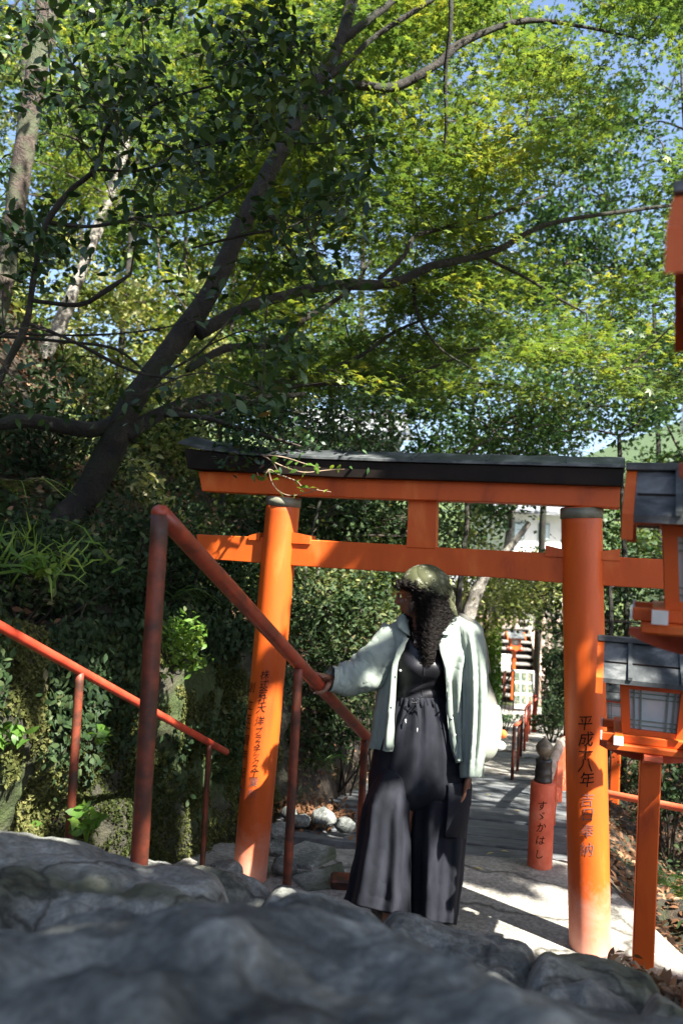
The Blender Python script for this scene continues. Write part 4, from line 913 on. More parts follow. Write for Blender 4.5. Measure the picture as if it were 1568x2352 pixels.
# 4. background forest
def bgtree(label, trunk, blobs, leafm='forest', size=.12, per=150, rad=.6, bark='bark', seed=0, kind='quad'):
    S = np.concatenate([blob(*b) for b in blobs]); gz = W(*trunk[0][:3])
    gz[2] = min(gz[2], float(ground(gz[0], gz[1]))) - .2
    tree('forest_tree', label, trunk, None, S, bark, leafm, size, kind, per=per, rad=rad, group='trees of the forest slope', twig=.010, tilt=.6, droop=.2, thick=.09, spn=.35, n_tr=20, base=gz)
BG = [('pale thin trunk in the sunlit wood at upper left centre', [(270, 900, 11, 14), (300, 560, 11.5, 12), (330, 200, 12, 9)], [(26, 300, 250, 12, 1.9, 1.5, 1.9), (20, 120, 500, 12, 1.6, 1.5, 1.6)], 'maple', .085),
      ('tree filling the sunlit slope left of the leaning trunk', [(120, 1000, 10, 12), (150, 700, 10.5, 10)], [(26, 120, 720, 11, 1.7, 1.3, 1.4), (18, 320, 800, 11.5, 1.2, 1.3, 1.0)], 'forest', .085),
      ('yellow green tree behind the upper part of the leaning trunk', [(520, 1050, 12, 12), (540, 600, 12.5, 10), (570, 200, 13, 8)], [(30, 560, 330, 13.5, 2.3, 1.8, 2.0), (28, 480, 650, 13, 2.1, 1.6, 1.6)], 'maple', .10),
      ('tall bright tree at the top left corner', [(20, 900, 13, 16), (50, 300, 13.5, 14), (60, 0, 14, 12)], [(30, 60, 80, 15, 2.8, 1.8, 2.2), (22, 380, 20, 15, 2.2, 1.5, 1.6)], 'maple2', .10),
      ('leafy tree rising behind the left end of the lintel', [(505, 1300, 8.5, 14), (512, 1150, 8.6, 12), (500, 900, 8.8, 10)], [(18, 480, 960, 9.6, 1.0, .8, .9), (14, 380, 1090, 9.4, .8, .7, .7)], 'forest', .06),
      ('green tree above the middle of the gate', [(735, 1330, 9.5, 9), (738, 1180, 9.6, 8), (760, 900, 9.8, 6)], [(24, 800, 900, 11.5, 1.9, 1.2, .9), (18, 960, 1000, 12, 1.4, 1.0, .7)], 'maple2', .07),
      ('tree with green crown over the white building', [(905, 1400, 14, 12), (900, 1100, 14.5, 10), (890, 800, 15, 8)], [(36, 880, 740, 15.5, 3.2, 1.6, 1.5), (20, 700, 760, 15, 2, 1.5, 1.5)], 'maple', .09),
      ('slender pale trunk rising to the right of the strut', [(1138, 1400, 15.5, 18), (1172, 1200, 15.6, 18), (1190, 950, 15.8, 14), (1230, 750, 16, 10)], [(30, 1200, 890, 11.5, 2.2, 1.3, 1.1), (16, 1080, 1130, 11.5, .9, 1, .9)], 'maple2', .07, 'palebark'),
      ('dark twin trunk tree seen through the gate behind the headscarf', [(1048, 1480, 8.0, 20), (1052, 1380, 8.0, 16), (1062, 1280, 8.0, 12), (1072, 1180, 8.1, 10), (1060, 1050, 8.3, 9)], [(20, 1110, 1010, 9.2, 1.2, .9, .6)], 'maple2', .055),
      ('lichen mottled trunk slanting right of the headscarf', [(1062, 1450, 8.6, 36), (1085, 1380, 8.6, 32), (1115, 1320, 8.6, 26), (1150, 1285, 8.6, 20), (1215, 1200, 8.6, 12)], [(12, 1130, 1360, 9.8, .8, .8, .5), (10, 1010, 1230, 9.5, .6, .7, .5)], 'forest', .05, 'palebark'),
      ('bright tree right of the right pillar, above the lantern roof', [(1440, 1500, 9, 14), (1432, 1240, 9.2, 12), (1420, 1000, 9.5, 10)], [(30, 1430, 980, 10.5, 1.9, 1.3, .9), (24, 1440, 1240, 10.5, 1.0, 1.0, .8)], 'maple2', .07),
      ('dark green tree between right pillar and upper lantern', [(1400, 1560, 8, 12), (1402, 1400, 8.1, 10), (1395, 1300, 8.2, 8)], [(22, 1430, 1390, 9.2, .9, .8, .6)], 'shrub', .06),
      ('yellowing tree whose leaves fill the right edge below the sky', [(1520, 1450, 12, 12), (1510, 1000, 12.5, 11), (1500, 700, 13, 8)], [(38, 1450, 720, 13.5, 2.6, 1.6, 1.7), (20, 1600, 950, 13, 1.8, 1.5, 1.4)], 'maple2', .08),
      ('pale green tree in front of the orange building', [(1110, 1480, 13, 8), (1115, 1400, 13, 7), (1125, 1330, 13, 6)], [(20, 1170, 1350, 13.6, .8, .9, .4), (14, 1085, 1430, 13.4, .5, .7, .5)], 'forest', .07),
      ('leafy tree hiding the white building behind the far stairs', [(1278, 1540, 16, 8), (1272, 1450, 16.2, 7), (1250, 1350, 16.5, 6)], [(20, 1245, 1345, 17, 1.1, 1.2, .55), (8, 1290, 1480, 16.5, .4, .7, .6)], 'maple2', .08),
      ('tall distant tree in the upper middle', [(820, 1100, 19, 14), (830, 700, 20, 12), (840, 300, 21, 10)], [(36, 850, 380, 21, 3.4, 2, 3.4)], 'maple', .13),
      ('distant green tree below the sky gaps', [(1250, 1100, 20, 14), (1255, 800, 21, 12), (1260, 600, 22, 8)], [(26, 1280, 780, 22, 3.4, 2, 1.5)], 'maple2', .12),
       ('broad sunlit maple high on the slope behind the left trunks', [(180, 900, 15.5, 12), (190, 400, 16, 10), (200, 50, 16.5, 8)], [(34, 180, 180, 17, 2.8, 1.6, 2.6), (20, 20, 380, 16, 2, 1.6, 2)], 'forest', .11),
      ('golden green maple behind the crossing dark branches', [(420, 900, 16, 10), (430, 400, 16.5, 9), (440, 0, 17, 8)], [(36, 440, 120, 18, 3, 1.6, 2.6), (30, 350, 480, 17, 2.4, 1.6, 1.8)], 'maple', .11),
      ('maple behind the main fork of the dark trunk', [(640, 1000, 17, 10), (660, 500, 17.5, 9), (680, 100, 18, 8)], [(36, 690, 240, 19, 3, 1.6, 2.8), (26, 640, 600, 18.5, 2.4, 1.6, 1.8)], 'maple', .11),
      ('feathery maple in the upper right middle', [(1080, 1100, 13, 10), (1100, 600, 13.5, 8), (1120, 250, 14, 6)], [(36, 1130, 300, 14.5, 3.0, 1.6, 2.4), (26, 1180, 560, 14.5, 2.4, 1.6, 1.0)], 'maple2', .085),
      ('dark green maple against the sky at the right edge', [(1600, 1100, 11, 10), (1580, 500, 11.5, 8), (1560, 100, 12, 6)], [(40, 1480, 200, 12.5, 2.0, 1.4, 2.2), (30, 1400, 560, 12.5, 2.0, 1.4, 1.0)], 'maple2', .075),
      ('bright tree on the slope just above the left end of the black lintel cap', [(430, 1000, 14, 9), (440, 850, 14.3, 8), (450, 700, 14.6, 6)], [(34, 400, 800, 15, 1.7, 1.4, 1.5), (24, 560, 860, 15, 1.3, 1.3, .9)], 'forest', .085),
      ('leafy tree between the bright slope and the pale tiled roof', [(650, 1050, 16, 9), (660, 900, 16.3, 8), (670, 780, 16.6, 6)], [(34, 700, 830, 17, 2.3, 1.4, .9), (20, 950, 850, 17, 1.8, 1.3, .8)], 'maple2', .085),
      ('slender tree over the dark bank, just right of the left pillar', [(690, 1560, 6.6, 10), (697, 1400, 6.6, 9), (705, 1280, 6.6, 8), (735, 1150, 6.7, 6)], [(16, 800, 1190, 7.6, .9, .6, .35), (12, 690, 1210, 7.5, .7, .6, .35)], 'shrub', .05)]
for k, b in enumerate(BG):
    bgtree(b[0], b[1], b[2], b[3], b[4] * 1.22, bark=b[5] if len(b) > 5 else 'bark', seed=k, rad=.26 + b[4] * 2.4, per=165, kind='quad')
# ------------------------------------------------------------------ shrubs and small plants
def shrub(label, px, py, Y, rx, rz, n, leafm='shrub', size=.05, kind='oval', ry=None, name='shrub', group='shrubs on the bank'):
    c = W(px, py, Y); gz = float(ground(c[0], c[1])); b = np.array([c[0], c[1], min(gz, c[2] - rz * .6) - .05]) if name == 'shrub' else c + [-.04, .03, -rz * .9]
    t = thing(name, b, label, 'shrub', group); g = Geo(); ry = ry or rx * .8
    v = rng.normal(0, 1, (n, 3)); v /= np.linalg.norm(v, axis=1)[:, None]; v *= rng.uniform(.1, 1, n)[:, None] ** .45
    P = c + v * (rx, ry, rz) * (1 + .35 * fbm(v * 2.2 + px, 2, int(py)))[:, None]
    kq = 1 if name == 'shrub' else .2
    for q in range(14):
        e = P[q]; g.tube(interp([b + rng.normal(0, .04, 3) * (kq, kq, 0), (b + e) / 2 + rng.normal(0, .06, 3) * kq, e], 8), np.linspace(.010, .003, 8) * (kq * .7 + .3), 5)
    g.build('stem', M['twig'], t, True); leafobj('foliage', P, rng.uniform(.6, 1.3, n) * size, kind, M[leafm], t, .8, .5); return t
for a in [('dark shrub mass behind the left pillar of the gate', 560, 1400, 6.0, .75, .55, 3200), ('dark glossy shrub between left pillar and the woman', 760, 1420, 6.6, .75, .55, 3600),
          ('shrub behind the raised sleeve', 800, 1560, 6.4, .65, .38, 2400), ('shrub just left of the headscarf under the tie beam', 880, 1360, 7.2, .6, .5, 2600, 'forest', .05),
          ('low shrub above the dark ditch', 700, 1650, 6.0, .5, .3, 2600), ('shrub seen through the gate under the lintel, left of the strut', 830, 1200, 8.5, .9, .45, 4200, 'shrub', .07),
          ('round yellow green shrub right of the backpack', 1140, 1530, 12.5, .42, .55, 3600, 'fern', .06, 'quad'), ('low green plant at the left path edge by the picture board', 1158, 1620, 13.5, .35, .28, 1500, 'maple2', .06, 'quad'),
          ('dark bush right of the far stairs', 1268, 1560, 14.5, .55, .75, 4200, 'shrub', .07), ('low dark bush at the foot of the far stairs, right side', 1268, 1640, 12.8, .5, .3, 2200, 'shrub', .06),
          ('dark bush behind the lattice lantern', 1410, 1600, 9.5, .7, .6, 3600, 'shrub', .06), ('bush right of the lantern post on the slope', 1545, 1790, 7.2, .55, .4, 2600, 'shrub', .05),
          ('sunlit undergrowth bush left of the thick rail post', 60, 1010, 5.6, .8, .4, 3000, 'shrub', .05), ('bush above the rock wall behind the thick rail post', 330, 1290, 4.9, .5, .35, 3000, 'shrub', .045),
          ('bush above the rock wall at the left edge', 60, 1290, 4.0, .5, .28, 3000, 'shrub', .045), ('leafy bush between the thick rail post and the left pillar', 470, 1330, 5.4, .45, .4, 3000, 'shrub', .045)]:
    shrub(*a)
shrub('bright green plant lit on top of the mossy rock right of the thick rail post', 415, 1480, 4.15, .14, .16, 420, 'fern', .045, name='small_plant', group='small plants on the rock wall')
shrub('yellow green leaves at the left edge on the rock face', 10, 1690, 2.95, .09, .05, 70, 'fern', .05, name='small_plant', group='small plants on the rock wall')
shrub('small plant with pale leaves by the foot of the first thin rail post', 195, 1880, 3.0, .07, .07, 60, 'fern', .055, name='small_plant', group='small plants on the rock wall')
shrub('tiny plant on the wall between the two rails', 232, 1690, 3.1, .05, .04, 26, 'fern', .05, name='small_plant', group='small plants on the rock wall')
shrub('small plant on the rock face below the long rail at the left', 90, 1300, 3.3, .08, .05, 60, 'fern', .055, name='small_plant', group='small plants on the rock wall')
def fern(label, px, py, Y, R, n=9, mat='fern', up=.5):
    c = W(px, py, Y); t = thing('fern', c, label, 'fern', 'ferns and grasses on the rock wall'); Pp = []; Nr = []; g = Geo()
    for k in range(n):
        a = rng.uniform(-PI, PI); L = R * rng.uniform(.6, 1.1); e = c + np.array([math.cos(a) * L, math.sin(a) * L, -.15 * L + rng.uniform(-.1, .2) * L]); m = (c + e) / 2 + [0, 0, up * L * .5]
        C = interp([c, m, e], 16); g.tube(C, np.linspace(.003, .001, 16), 4); d = np.gradient(C, axis=0)
        for q in range(2, 16):
            sd = np.cross(d[q], [0, 0, 1]); sd /= np.linalg.norm(sd) + 1e-9; w = R * .22 * math.sin(q / 16 * PI) ** .7
            for s in (-1, 1): Pp.append(C[q] + sd * s * w * .5); Nr.append((sd * s, w))
    g.build('stem', M['fern'], t)
    V = []; Fq = []
    for p, (sd, w) in zip(Pp, Nr):
        o_ = rng.normal(0, .15, 3); u = sd + o_ * .5; u /= np.linalg.norm(u); f = np.cross(u, [0, 0, 1.0]); b = len(V)
        V += [p - u * w * .5, p + f * w * .16, p + u * w * .5 - [0, 0, w * .15], p - f * w * .16]; Fq.append((b, b + 1, b + 2, b + 3))
    mk_np('frond', np.array(V), np.array(Fq), M[mat], t)
fern('fern between the end of the thin rail and the left pillar', 500, 1780, 4.9, .22, mat='shrub'); fern('fern at the far left above the long rail', 30, 1130, 3.2, .25, 8, 'shrub')
fern('fern growing behind the thick rail post', 400, 1370, 4.6, .25, 9, 'shrub'); fern('fern under the raised sleeve on the dark bank', 740, 1750, 5.6, .28, 8, 'shrub'); fern('fern right of the lantern post low on the slope', 1545, 2040, 4.4, .2, 7, 'fern'); fern('fern on the dark bank behind the first gap of the rail', 560, 1560, 5.4, .25, 8, 'shrub')
def palm(label, px, py, Y, R, pm='shrub'):
    c = W(px, py, Y); gz = np.array([c[0], c[1], float(ground(c[0], c[1])) - .1]); t = thing('small_palm', gz, label, 'palm'); g = Geo().tube(interp([gz, (gz + c) / 2, c], 8), .03, 8); g.build('trunk', M['bark'], t, True)
    for q in range(9):
        a = q / 9 * 2 * PI; e = c + np.array([math.cos(a), math.sin(a), .35 * rng.uniform(-1, 1)]) * R * .6; n = 26; P = np.repeat(e[None], n, 0)
        d = e - c; d /= np.linalg.norm(d); V = []; Fq = []
        for k in range(n):
            th = (k / (n - 1) - .5) * 3.6; s = np.cross(d, [0, 0, 1.0]); s /= np.linalg.norm(s); w = d * math.cos(th) + s * math.sin(th); f = np.cross(w, [0, 0, 1.0]) * .012; b = len(V); L = R * .6
            V += [e, e + w * L * .5 + f, e + w * L - [0, 0, .2 * L], e + w * L * .5 - f]; Fq.append((b, b + 1, b + 2, b + 3))
        mk_np('frond', np.array(V), np.array(Fq), M[pm], t)
palm('fan leafed palm seen through the gate just left of the strut', 880, 1200, 9.0, .62); palm('small fan palm with dry tips behind the dark shrubs', 745, 1370, 6.9, .38)
# long grass at the left
c = W(60, 1275, 3.5); n = 110; P = c + rng.normal(0, 1, (n, 3)) * (.16, .14, .05)
tag(leafobj('grass', P, rng.uniform(.08, .18, n), 'blade', M['fern'], None, .5, 0, np.array([.5, -.6, .2])), 'long drooping grass on the bank at the left edge', 'grass')['kind'] = 'stuff'

# ================================================================== THE TREE OVERHEAD, BEHIND THE VIEWER: unseen, its crown shaped to throw the shade around sunny gaps
LIT = []  # spots kept sunny: crown leaves standing over them are left out
def lit(px, py, Y, r): LIT.append((W(px, py, Y), r))
def litg(px, py, r, z=0): LIT.append((G(px, py, z), r))
for px, py, r in ((1402, 1770, .035), (1398, 1810, .045), (1392, 1850, .055), (1384, 1900, .065), (1376, 1950, .075), (1370, 2000, .08), (1365, 2050, .09), (1360, 2100, .09), (1358, 2150, .09), (1356, 2190, .09)): lit(px, py, 3.58, r)
for px, py, r in ((1070, 2060, .07), (1120, 2075, .08), (1180, 2090, .09), (1240, 2105, .10), (1290, 2125, .10), (1150, 2130, .09), (1070, 2115, .08), (1210, 2155, .10), (1280, 2165, .1), (1270, 2060, .05), (1430, 2120, .09), (1440, 2160, .11), (1520, 2195, .11), (1550, 2160, .08), (1350, 2120, .08), (1060, 2145, .08), (760, 2055, .09), (700, 2050, .08), (650, 2030, .07), (1010, 2000, .04)): litg(px, py, r)
for px, py, r in ((1490, 1880, .05), (1488, 2000, .03), (1485, 2080, .035), (1484, 2150, .03), (1500, 1800, .035), (1486, 1945, .02)): lit(px, py, 3.46, r)
for px, py, r in ((1450, 1706, .05), (1500, 1708, .05), (1545, 1712, .05), (1420, 1730, .04), (1480, 1660, .04), (1520, 1670, .04), (1540, 1540, .03)): lit(px, py, 3.32, r)
for px, py, Y, r in ((1415, 1750, 8, .15), (1410, 1800, 8, .15), (1415, 1690, 8, .12), (1440, 1827, 4.5, .06), (1540, 1850, 4.3, .07),
                     (1030, 1436, 3.58, .055), (1052, 1430, 3.58, .05), (1012, 1480, 3.55, .05), (1022, 1520, 3.54, .035), (1008, 1455, 3.55, .05), (1030, 1400, 3.55, .02),
                     (1140, 1650, 3.75, .05), (1135, 1700, 3.75, .05), (1115, 1560, 3.75, .03), (1155, 1700, 3.8, .05),
                     (890, 1860, 3.47, .06), (890, 1910, 3.46, .075), (895, 1960, 3.46, .07), (878, 2010, 3.46, .055), (885, 2055, 3.46, .06), (915, 2040, 3.46, .05), (1056, 1945, 3.53, .06), (1030, 2095, 3.52, .055), (985, 1890, 3.5, .03),
                     (648, 1262, 3.98, .045), (655, 1235, 3.98, .03), (642, 1290, 3.98, .04), (600, 1960, 4.05, .08), (585, 2000, 4.05, .07), (640, 1420, 3.98, .02), (640, 1300, 4.0, .02), (700, 1270, 4.0, .02), (830, 1130, 3.75, .02), (860, 1060, 3.7, .05), (790, 1050, 3.7, .05), (960, 1064, 3.7, .04), (700, 1150, 3.9, .015),
                     (640, 1500, 2.9, .02), (720, 1548, 3.2, .02), (620, 1470, 2.8, .03), (760, 1600, 3.3, .03), (800, 1650, 3.5, .03), (690, 1530, 3.1, .03),
(160, 1880, 3.0, .04), (170, 1580, 2.9, .04), (100, 1490, 2.7, .05), (20, 1450, 2.5, .05), (720, 1890, 5.2, .16),
                     (655, 1100, 3.75, .07), (700, 1120, 3.75, .06), (750, 1085, 3.75, .05),
                     (1470, 1130, 2.2, .04), (1500, 1100, 2.2, .035), (1530, 1180, 2.1, .03), (1560, 1150, 2.1, .04)): lit(px, py, Y, r)
for px, py, Y, r in ((147, 2175, 1.15, .014), (20, 2072, 1.3, .035), (600, 2175, 1.1, .012), (1480, 2255, 1.5, .03), (1150, 2250, 1.3, .02), (1060, 2180, 1.6, .02), (560, 2050, 2.4, .03), (640, 2045, 2.5, .03), (25, 1915, 2.45, .05), (110, 1935, 2.4, .04), (330, 1990, 2.4, .045), (420, 1995, 2.7, .04), (350, 1990, 2.5, .02), (780, 2068, 2.5, .02), (1190, 2135, 2.3, .02)): lit(px, py, Y, r)
def hitwall(px, py):
    d = ray(px, py)
    for Y in np.arange(2.0, 5.6, .02):
        P = CAM + d * (Y / d[1]); v = (P[2] - pathz(Y) + .15) / 1.42
        if P[0] <= wallpt(np.array(Y), np.array(min(1, max(0, v))))[0]: return P
    return W(px, py, 4.2)
for px, py, r in ((150, 1790, .10), (120, 1700, .07), (30, 1810, .11), (60, 1880, .08), (200, 1840, .07), (275, 1900, .09), (290, 1950, .06), (430, 1560, .10), (445, 1630, .09), (425, 1490, .12), (395, 1590, .08), (455, 1900, .07), (460, 1960, .06), (10, 1680, .09), (195, 1640, .05), (330, 1700, .05)): LIT.append((hitwall(px, py), r))
# second tree, added unseen outside the frame on the right to shade the far path
T2 = np.stack([rng.uniform(.3, 5, 15000), rng.uniform(5.5, 15, 15000), rng.uniform(-1.5, .3, 15000)], 1); z2 = rng.uniform(5.2, 7.5, 15000); L2 = T2 + SUN * ((z2 - T2[:, 2]) / SUN[2])[:, None]
a2, b2, w2 = proj(L2); k2 = ~((w2 > .3) & (a2 < 1640) & (a2 > -40) & (b2 > -60)) & (fbm(T2 * (.9, 2.2, .2), 3, 19) > -.12)
for c, r in LIT:
    if r >= .12:
        v = L2 - c; t_ = v @ SUN; k2 &= ~((np.linalg.norm(v - t_[:, None] * SUN, axis=1) < r + .05) & (t_ > 0))
L2 = L2[k2]
o2 = thing('path_shade_tree', (8.2, 5.5, -.5), 'added unseen tree beyond the right edge, its crown placed to dapple the far path', 'tree')
g = Geo(); p2 = interp([[8.2, 5.5, -1.0], [8.1, 5.4, 2.5], [7.6, 5.0, 5.2], [7.2, 4.8, 6.8]], 24); rough_tube(g, p2, np.linspace(.22, .09, 24), 14, 6); g.build('trunk', M['bark'], o2, True)
g = Geo()
for k in range(16):
    e = L2[rng.integers(len(L2))]; a = p2[rng.integers(14, 24)]; g.tube(interp([a, (a + e) / 2 + [0, 0, .3], e], 12), np.linspace(.04, .01, 12), 6)
g.build('limb', M['bark'], o2, True); leafobj('crown', L2, rng.uniform(.10, .16, len(L2)), 'quad', M['camellia'], o2, .9, 0, SUN * 1.2)
SP_ = []
nC = 62000
T_ = np.stack([rng.uniform(-2.6, 2.6, nC), rng.uniform(-.6, 5.4, nC), rng.uniform(0, 2.4, nC)], 1)
nD = 3000; T_ = np.concatenate([T_, np.stack([rng.uniform(-2.4, .5, nD), rng.uniform(3.8, 6.2, nD), rng.uniform(2.4, 5.2, nD)], 1)]); zz = np.concatenate([rng.uniform(5.3, 7.2, nC), rng.uniform(6.0, 8.5, nD)])
tq, _r = limb([(190, 1150, 5.05, 66), (262, 1020, 5.1, 64), (400, 790, 5.2, 50), (545, 540, 5.4, 44), (660, 320, 5.6, 37), (775, 110, 5.8, 27)], 60)
tq2, _r = limb([(455, 765, 5.2, 30), (650, 680, 5.5, 24), (900, 652, 5.8, 21), (1130, 580, 6.1, 15), (1330, 500, 6.3, 10)], 40); tq = np.concatenate([tq, tq2]); nE = 9000
T_ = np.concatenate([T_, tq[rng.integers(0, 100, nE)] + rng.normal(0, .09, (nE, 3))]); zz = np.concatenate([zz, T_[-nE:, 2] + rng.uniform(1.2, 4.0, nE)]); Lc = T_ + SUN * ((zz - T_[:, 2]) / SUN[2])[:, None]  # more crown leaves added above the leaning trunk to darken it
keep = (fbm(Lc * 1.1, 3, 91) > -.62)
pxx, pyy, ww = proj(Lc); keep &= ~((ww > .3) & (pxx > -40) & (pxx < 1610) & (pyy > -60) & (pyy < 2400))
for c, r in LIT:
    v = Lc - c; t_ = v @ SUN; d = np.linalg.norm(v - t_[:, None] * SUN, axis=1); keep &= ~((d < r + np.where(r > .045, .065, .03)) & (t_ > 0))
Lc = Lc[keep]
ov = thing('overhead_shade_tree', (3.4, -2.6, .8), 'unseen spreading tree above and behind the viewer, its crown shaped to shade the yard', 'tree')
tr = Geo(); tp = interp([[3.5, -2.8, .2], [3.4, -2.6, 2.4], [3.1, -2.2, 4.4], [2.9, -1.6, 6.2]], 30); rough_tube(tr, tp, np.linspace(.24, .12, 30), 18, 4); tr.build('trunk', M['bark'], ov, True)
g = Geo()
for k in range(26):
    e = Lc[rng.integers(len(Lc))]; a = tp[rng.integers(16, 30)]; ok = True
    C = interp([a, (a + e) / 2 + [0, 0, .3], e], 20)
    for c, r in LIT:
        v = C - c; t_ = v @ SUN
        if (np.linalg.norm(v - t_[:, None] * SUN, axis=1) < r + .05).any(): ok = False; break
    if ok: g.tube(C, np.linspace(.05, .01, 20), 7)
if g.n: g.build('limb', M['bark'], ov, True)
leafobj('crown', Lc, rng.uniform(.09, .15, len(Lc)), 'quad', M['camellia'], ov, .9, 0, SUN * 1.2)
# ================================================================== PERSON
PYd = 3.67
M['skin'] = nmat('skin', [(0, (.15, .062, .036)), (1, (.23, .105, .06))], 9, .5, .08, 200, .001)
M['hair'] = nmat('black_curly_hair', [(0, (.003, .0025, .002)), (1, (.012, .008, .006))], 30, .6, 0, spec=.22)
M['shirt'] = nmat('pale_sage_cotton', [(0, (.21, .255, .22)), (.5, (.26, .305, .265)), (1, (.33, .37, .33))], 4, .85, .25, 500, .0008, spec=.1)
M['tank'] = nmat('black_jersey', [(0, (.006, .006, .008)), (1, (.014, .014, .018))], 6, .45, .1, 300, .001)
M['pants'] = nmat('black_linen', [(0, (.008, .009, .012)), (.5, (.014, .0155, .021)), (1, (.026, .028, .037))], 7, .8, .4, 260, .0012, (1, 1, .4), spec=.15)
M['bag'] = nmat('pale_bag_fabric', [(0, (.30, .34, .27)), (1, (.42, .45, .38))], 5, .8, .2, 300, .001)
M['bagdark'] = nmat('grey_bag_fabric', [(0, (.14, .14, .12)), (1, (.22, .21, .18))], 5, .8, .2, 300, .001)
def bandana_mat():
    m, nt, b = _mat('olive_paisley_cotton')
    tc = nt.nodes.new('ShaderNodeTexCoord'); v = nt.nodes.new('ShaderNodeTexVoronoi'); v.inputs['Scale'].default_value = 34
    nt.links.new(tc.outputs['Object'], v.inputs[0])
    r = ramp(nt, v.outputs['Distance'], [(.10, (0, 0, 0)), (.16, (1, 1, 1)), (.22, (0, 0, 0)), (.34, (0, 0, 0)), (.37, (.6, .6, .6)), (.40, (0, 0, 0))])
    mx = nt.nodes.new('ShaderNodeMix'); mx.data_type = 'RGBA'; nt.links.new(r, mx.inputs[0])
    mx.inputs[6].default_value = (.055, .060, .022, 1); mx.inputs[7].default_value = (.42, .43, .32, 1)
    nt.links.new(mx.outputs[2], b.inputs['Base Color']); b.inputs['Roughness'].default_value = .8; return m
M['bandana'] = bandana_mat()
person = thing('person', G(935, 2140, 0) * (1, 1, 0) + [0, 0, 0], 'woman in open sage shirt and wide black trousers holding the rail, face turned away', 'person')
CW = lambda px, py, Y=PYd: W(px, py, Y)
M2P = F / PYd
# --- body: one continuous surface (parts merged by a voxel remesh)
b = Geo()
HC = CW(958, 1362, 3.665)
fx = np.array([-.86, .42, -.26]); fx /= np.linalg.norm(fx)             # where the face looks
sx_ = np.cross(fx, [0, 0, 1.0]); sx_ /= np.linalg.norm(sx_); ux = np.cross(sx_, fx)
HA = np.array([sx_, fx, ux])
def hp(a, f, u): return HC + sx_ * a + fx * f + ux * u
b.ell(hp(0, -.012, .016), (.072, .090, .092), HA, 28, 20)
b.ell(hp(0, .030, -.045), (.056, .058, .066), HA, 24, 16)
b.ell(hp(0, .062, -.088), (.024, .022, .018), HA, 14, 10)
b.tube([hp(0, .088, .020), hp(0, .104, -.012), hp(0, .110, -.028)], [.008, .011, .013], 10)       # nose
b.ell(hp(-.012, .098, -.030), (.009, .009, .007), HA, 10, 8); b.ell(hp(.012, .098, -.030), (.009, .009, .007), HA, 10, 8)
b.tube([hp(-.022, .082, -.055), hp(0, .093, -.053), hp(.022, .082, -.055)], [.005, .0065, .005], 8)
b.tube([hp(-.02, .080, -.065), hp(0, .090, -.066), hp(.02, .080, -.065)], [.005, .007, .005], 8)
for s in (-1, 1): b.ell(hp(s * .034, .070, -.026), (.022, .020, .02), HA, 12, 8); b.ell(hp(s * .074, -.008, -.004), (.008, .018, .030), HA, 12, 8)
nb_ = CW(968, 1448, 3.69)
b.tube([hp(0, -.012, -.04), (hp(0, -.02, -.07) + nb_) / 2, nb_, CW(972, 1470, 3.70)], [.056, .052, .056, .07], 20)
# torso
def ringW(px, py, Y, a, d, n=28, yaw=0):
    c = W(px, py, Y); th = np.arange(n) / n * 2 * PI
    return c + (np.cos(th) * a)[:, None] * np.array([math.cos(yaw), math.sin(yaw), -.05]) + (np.sin(th) * d)[:, None] * np.array([-math.sin(yaw), math.cos(yaw), 0])
b.loft([ringW(*q) for q in ((975, 1440, 3.70, .07, .05), (978, 1452, 3.71, .125, .07), (976, 1475, 3.70, .122, .085), (974, 1510, 3.70, .118, .10), (971, 1545, 3.70, .108, .10), (968, 1590, 3.70, .098, .078), (967, 1640, 3.70, .125, .09), (966, 1700, 3.70, .18, .12), (960, 1760, 3.70, .185, .12), (958, 1790, 3.70, .15, .10))], caps=True)
# legs
b.tube(interp([CW(925, 1750, 3.70), CW(905, 1920, 3.66), CW(890, 2090, 3.66), CW(885, 2150, 3.68)], 14), np.linspace(.088, .042, 14), 18)
b.tube(interp([CW(1000, 1750, 3.70), CW(1002, 1930, 3.67), CW(1000, 2110, 3.67), CW(1000, 2165, 3.69)], 14), np.linspace(.088, .042, 14), 18)
# her right arm, reaching to the rail
SR = CW(905, 1468, 3.70); EL_ = CW(838, 1548, 3.64)
lo_, hi_ = 0, 1
HPt = on_line(RA, RC, 733)                                         # grip point on the rail axis
ra = (RC - RA) / np.linalg.norm(RC - RA)
e1 = np.cross(ra, [0, 1.0, 0]); e1 /= np.linalg.norm(e1); e1 = e1 if e1[0] > 0 else -e1     # picture right-up of the pipe
e2 = np.cross(ra, e1); e2 = e2 if e2[1] > 0 else -e2                                          # away from the viewer
RW = HPt + e1 * .058 + ra * .052 + e2 * .012 + [.014, 0, .0]
b.tube(interp([CW(940, 1455, 3.71), SR, (SR + EL_) / 2, EL_], 12), np.linspace(.058, .042, 12), 16)
b.tube(interp([EL_, (EL_ + RW) / 2, RW], 12), np.linspace(.042, .024, 12), 16, flat=.85)
Rp = .0275
def arc(off, r, angs): return [HPt + ra * off + e1 * math.cos(math.radians(a)) * r + e2 * math.sin(math.radians(a)) * r for a in angs]
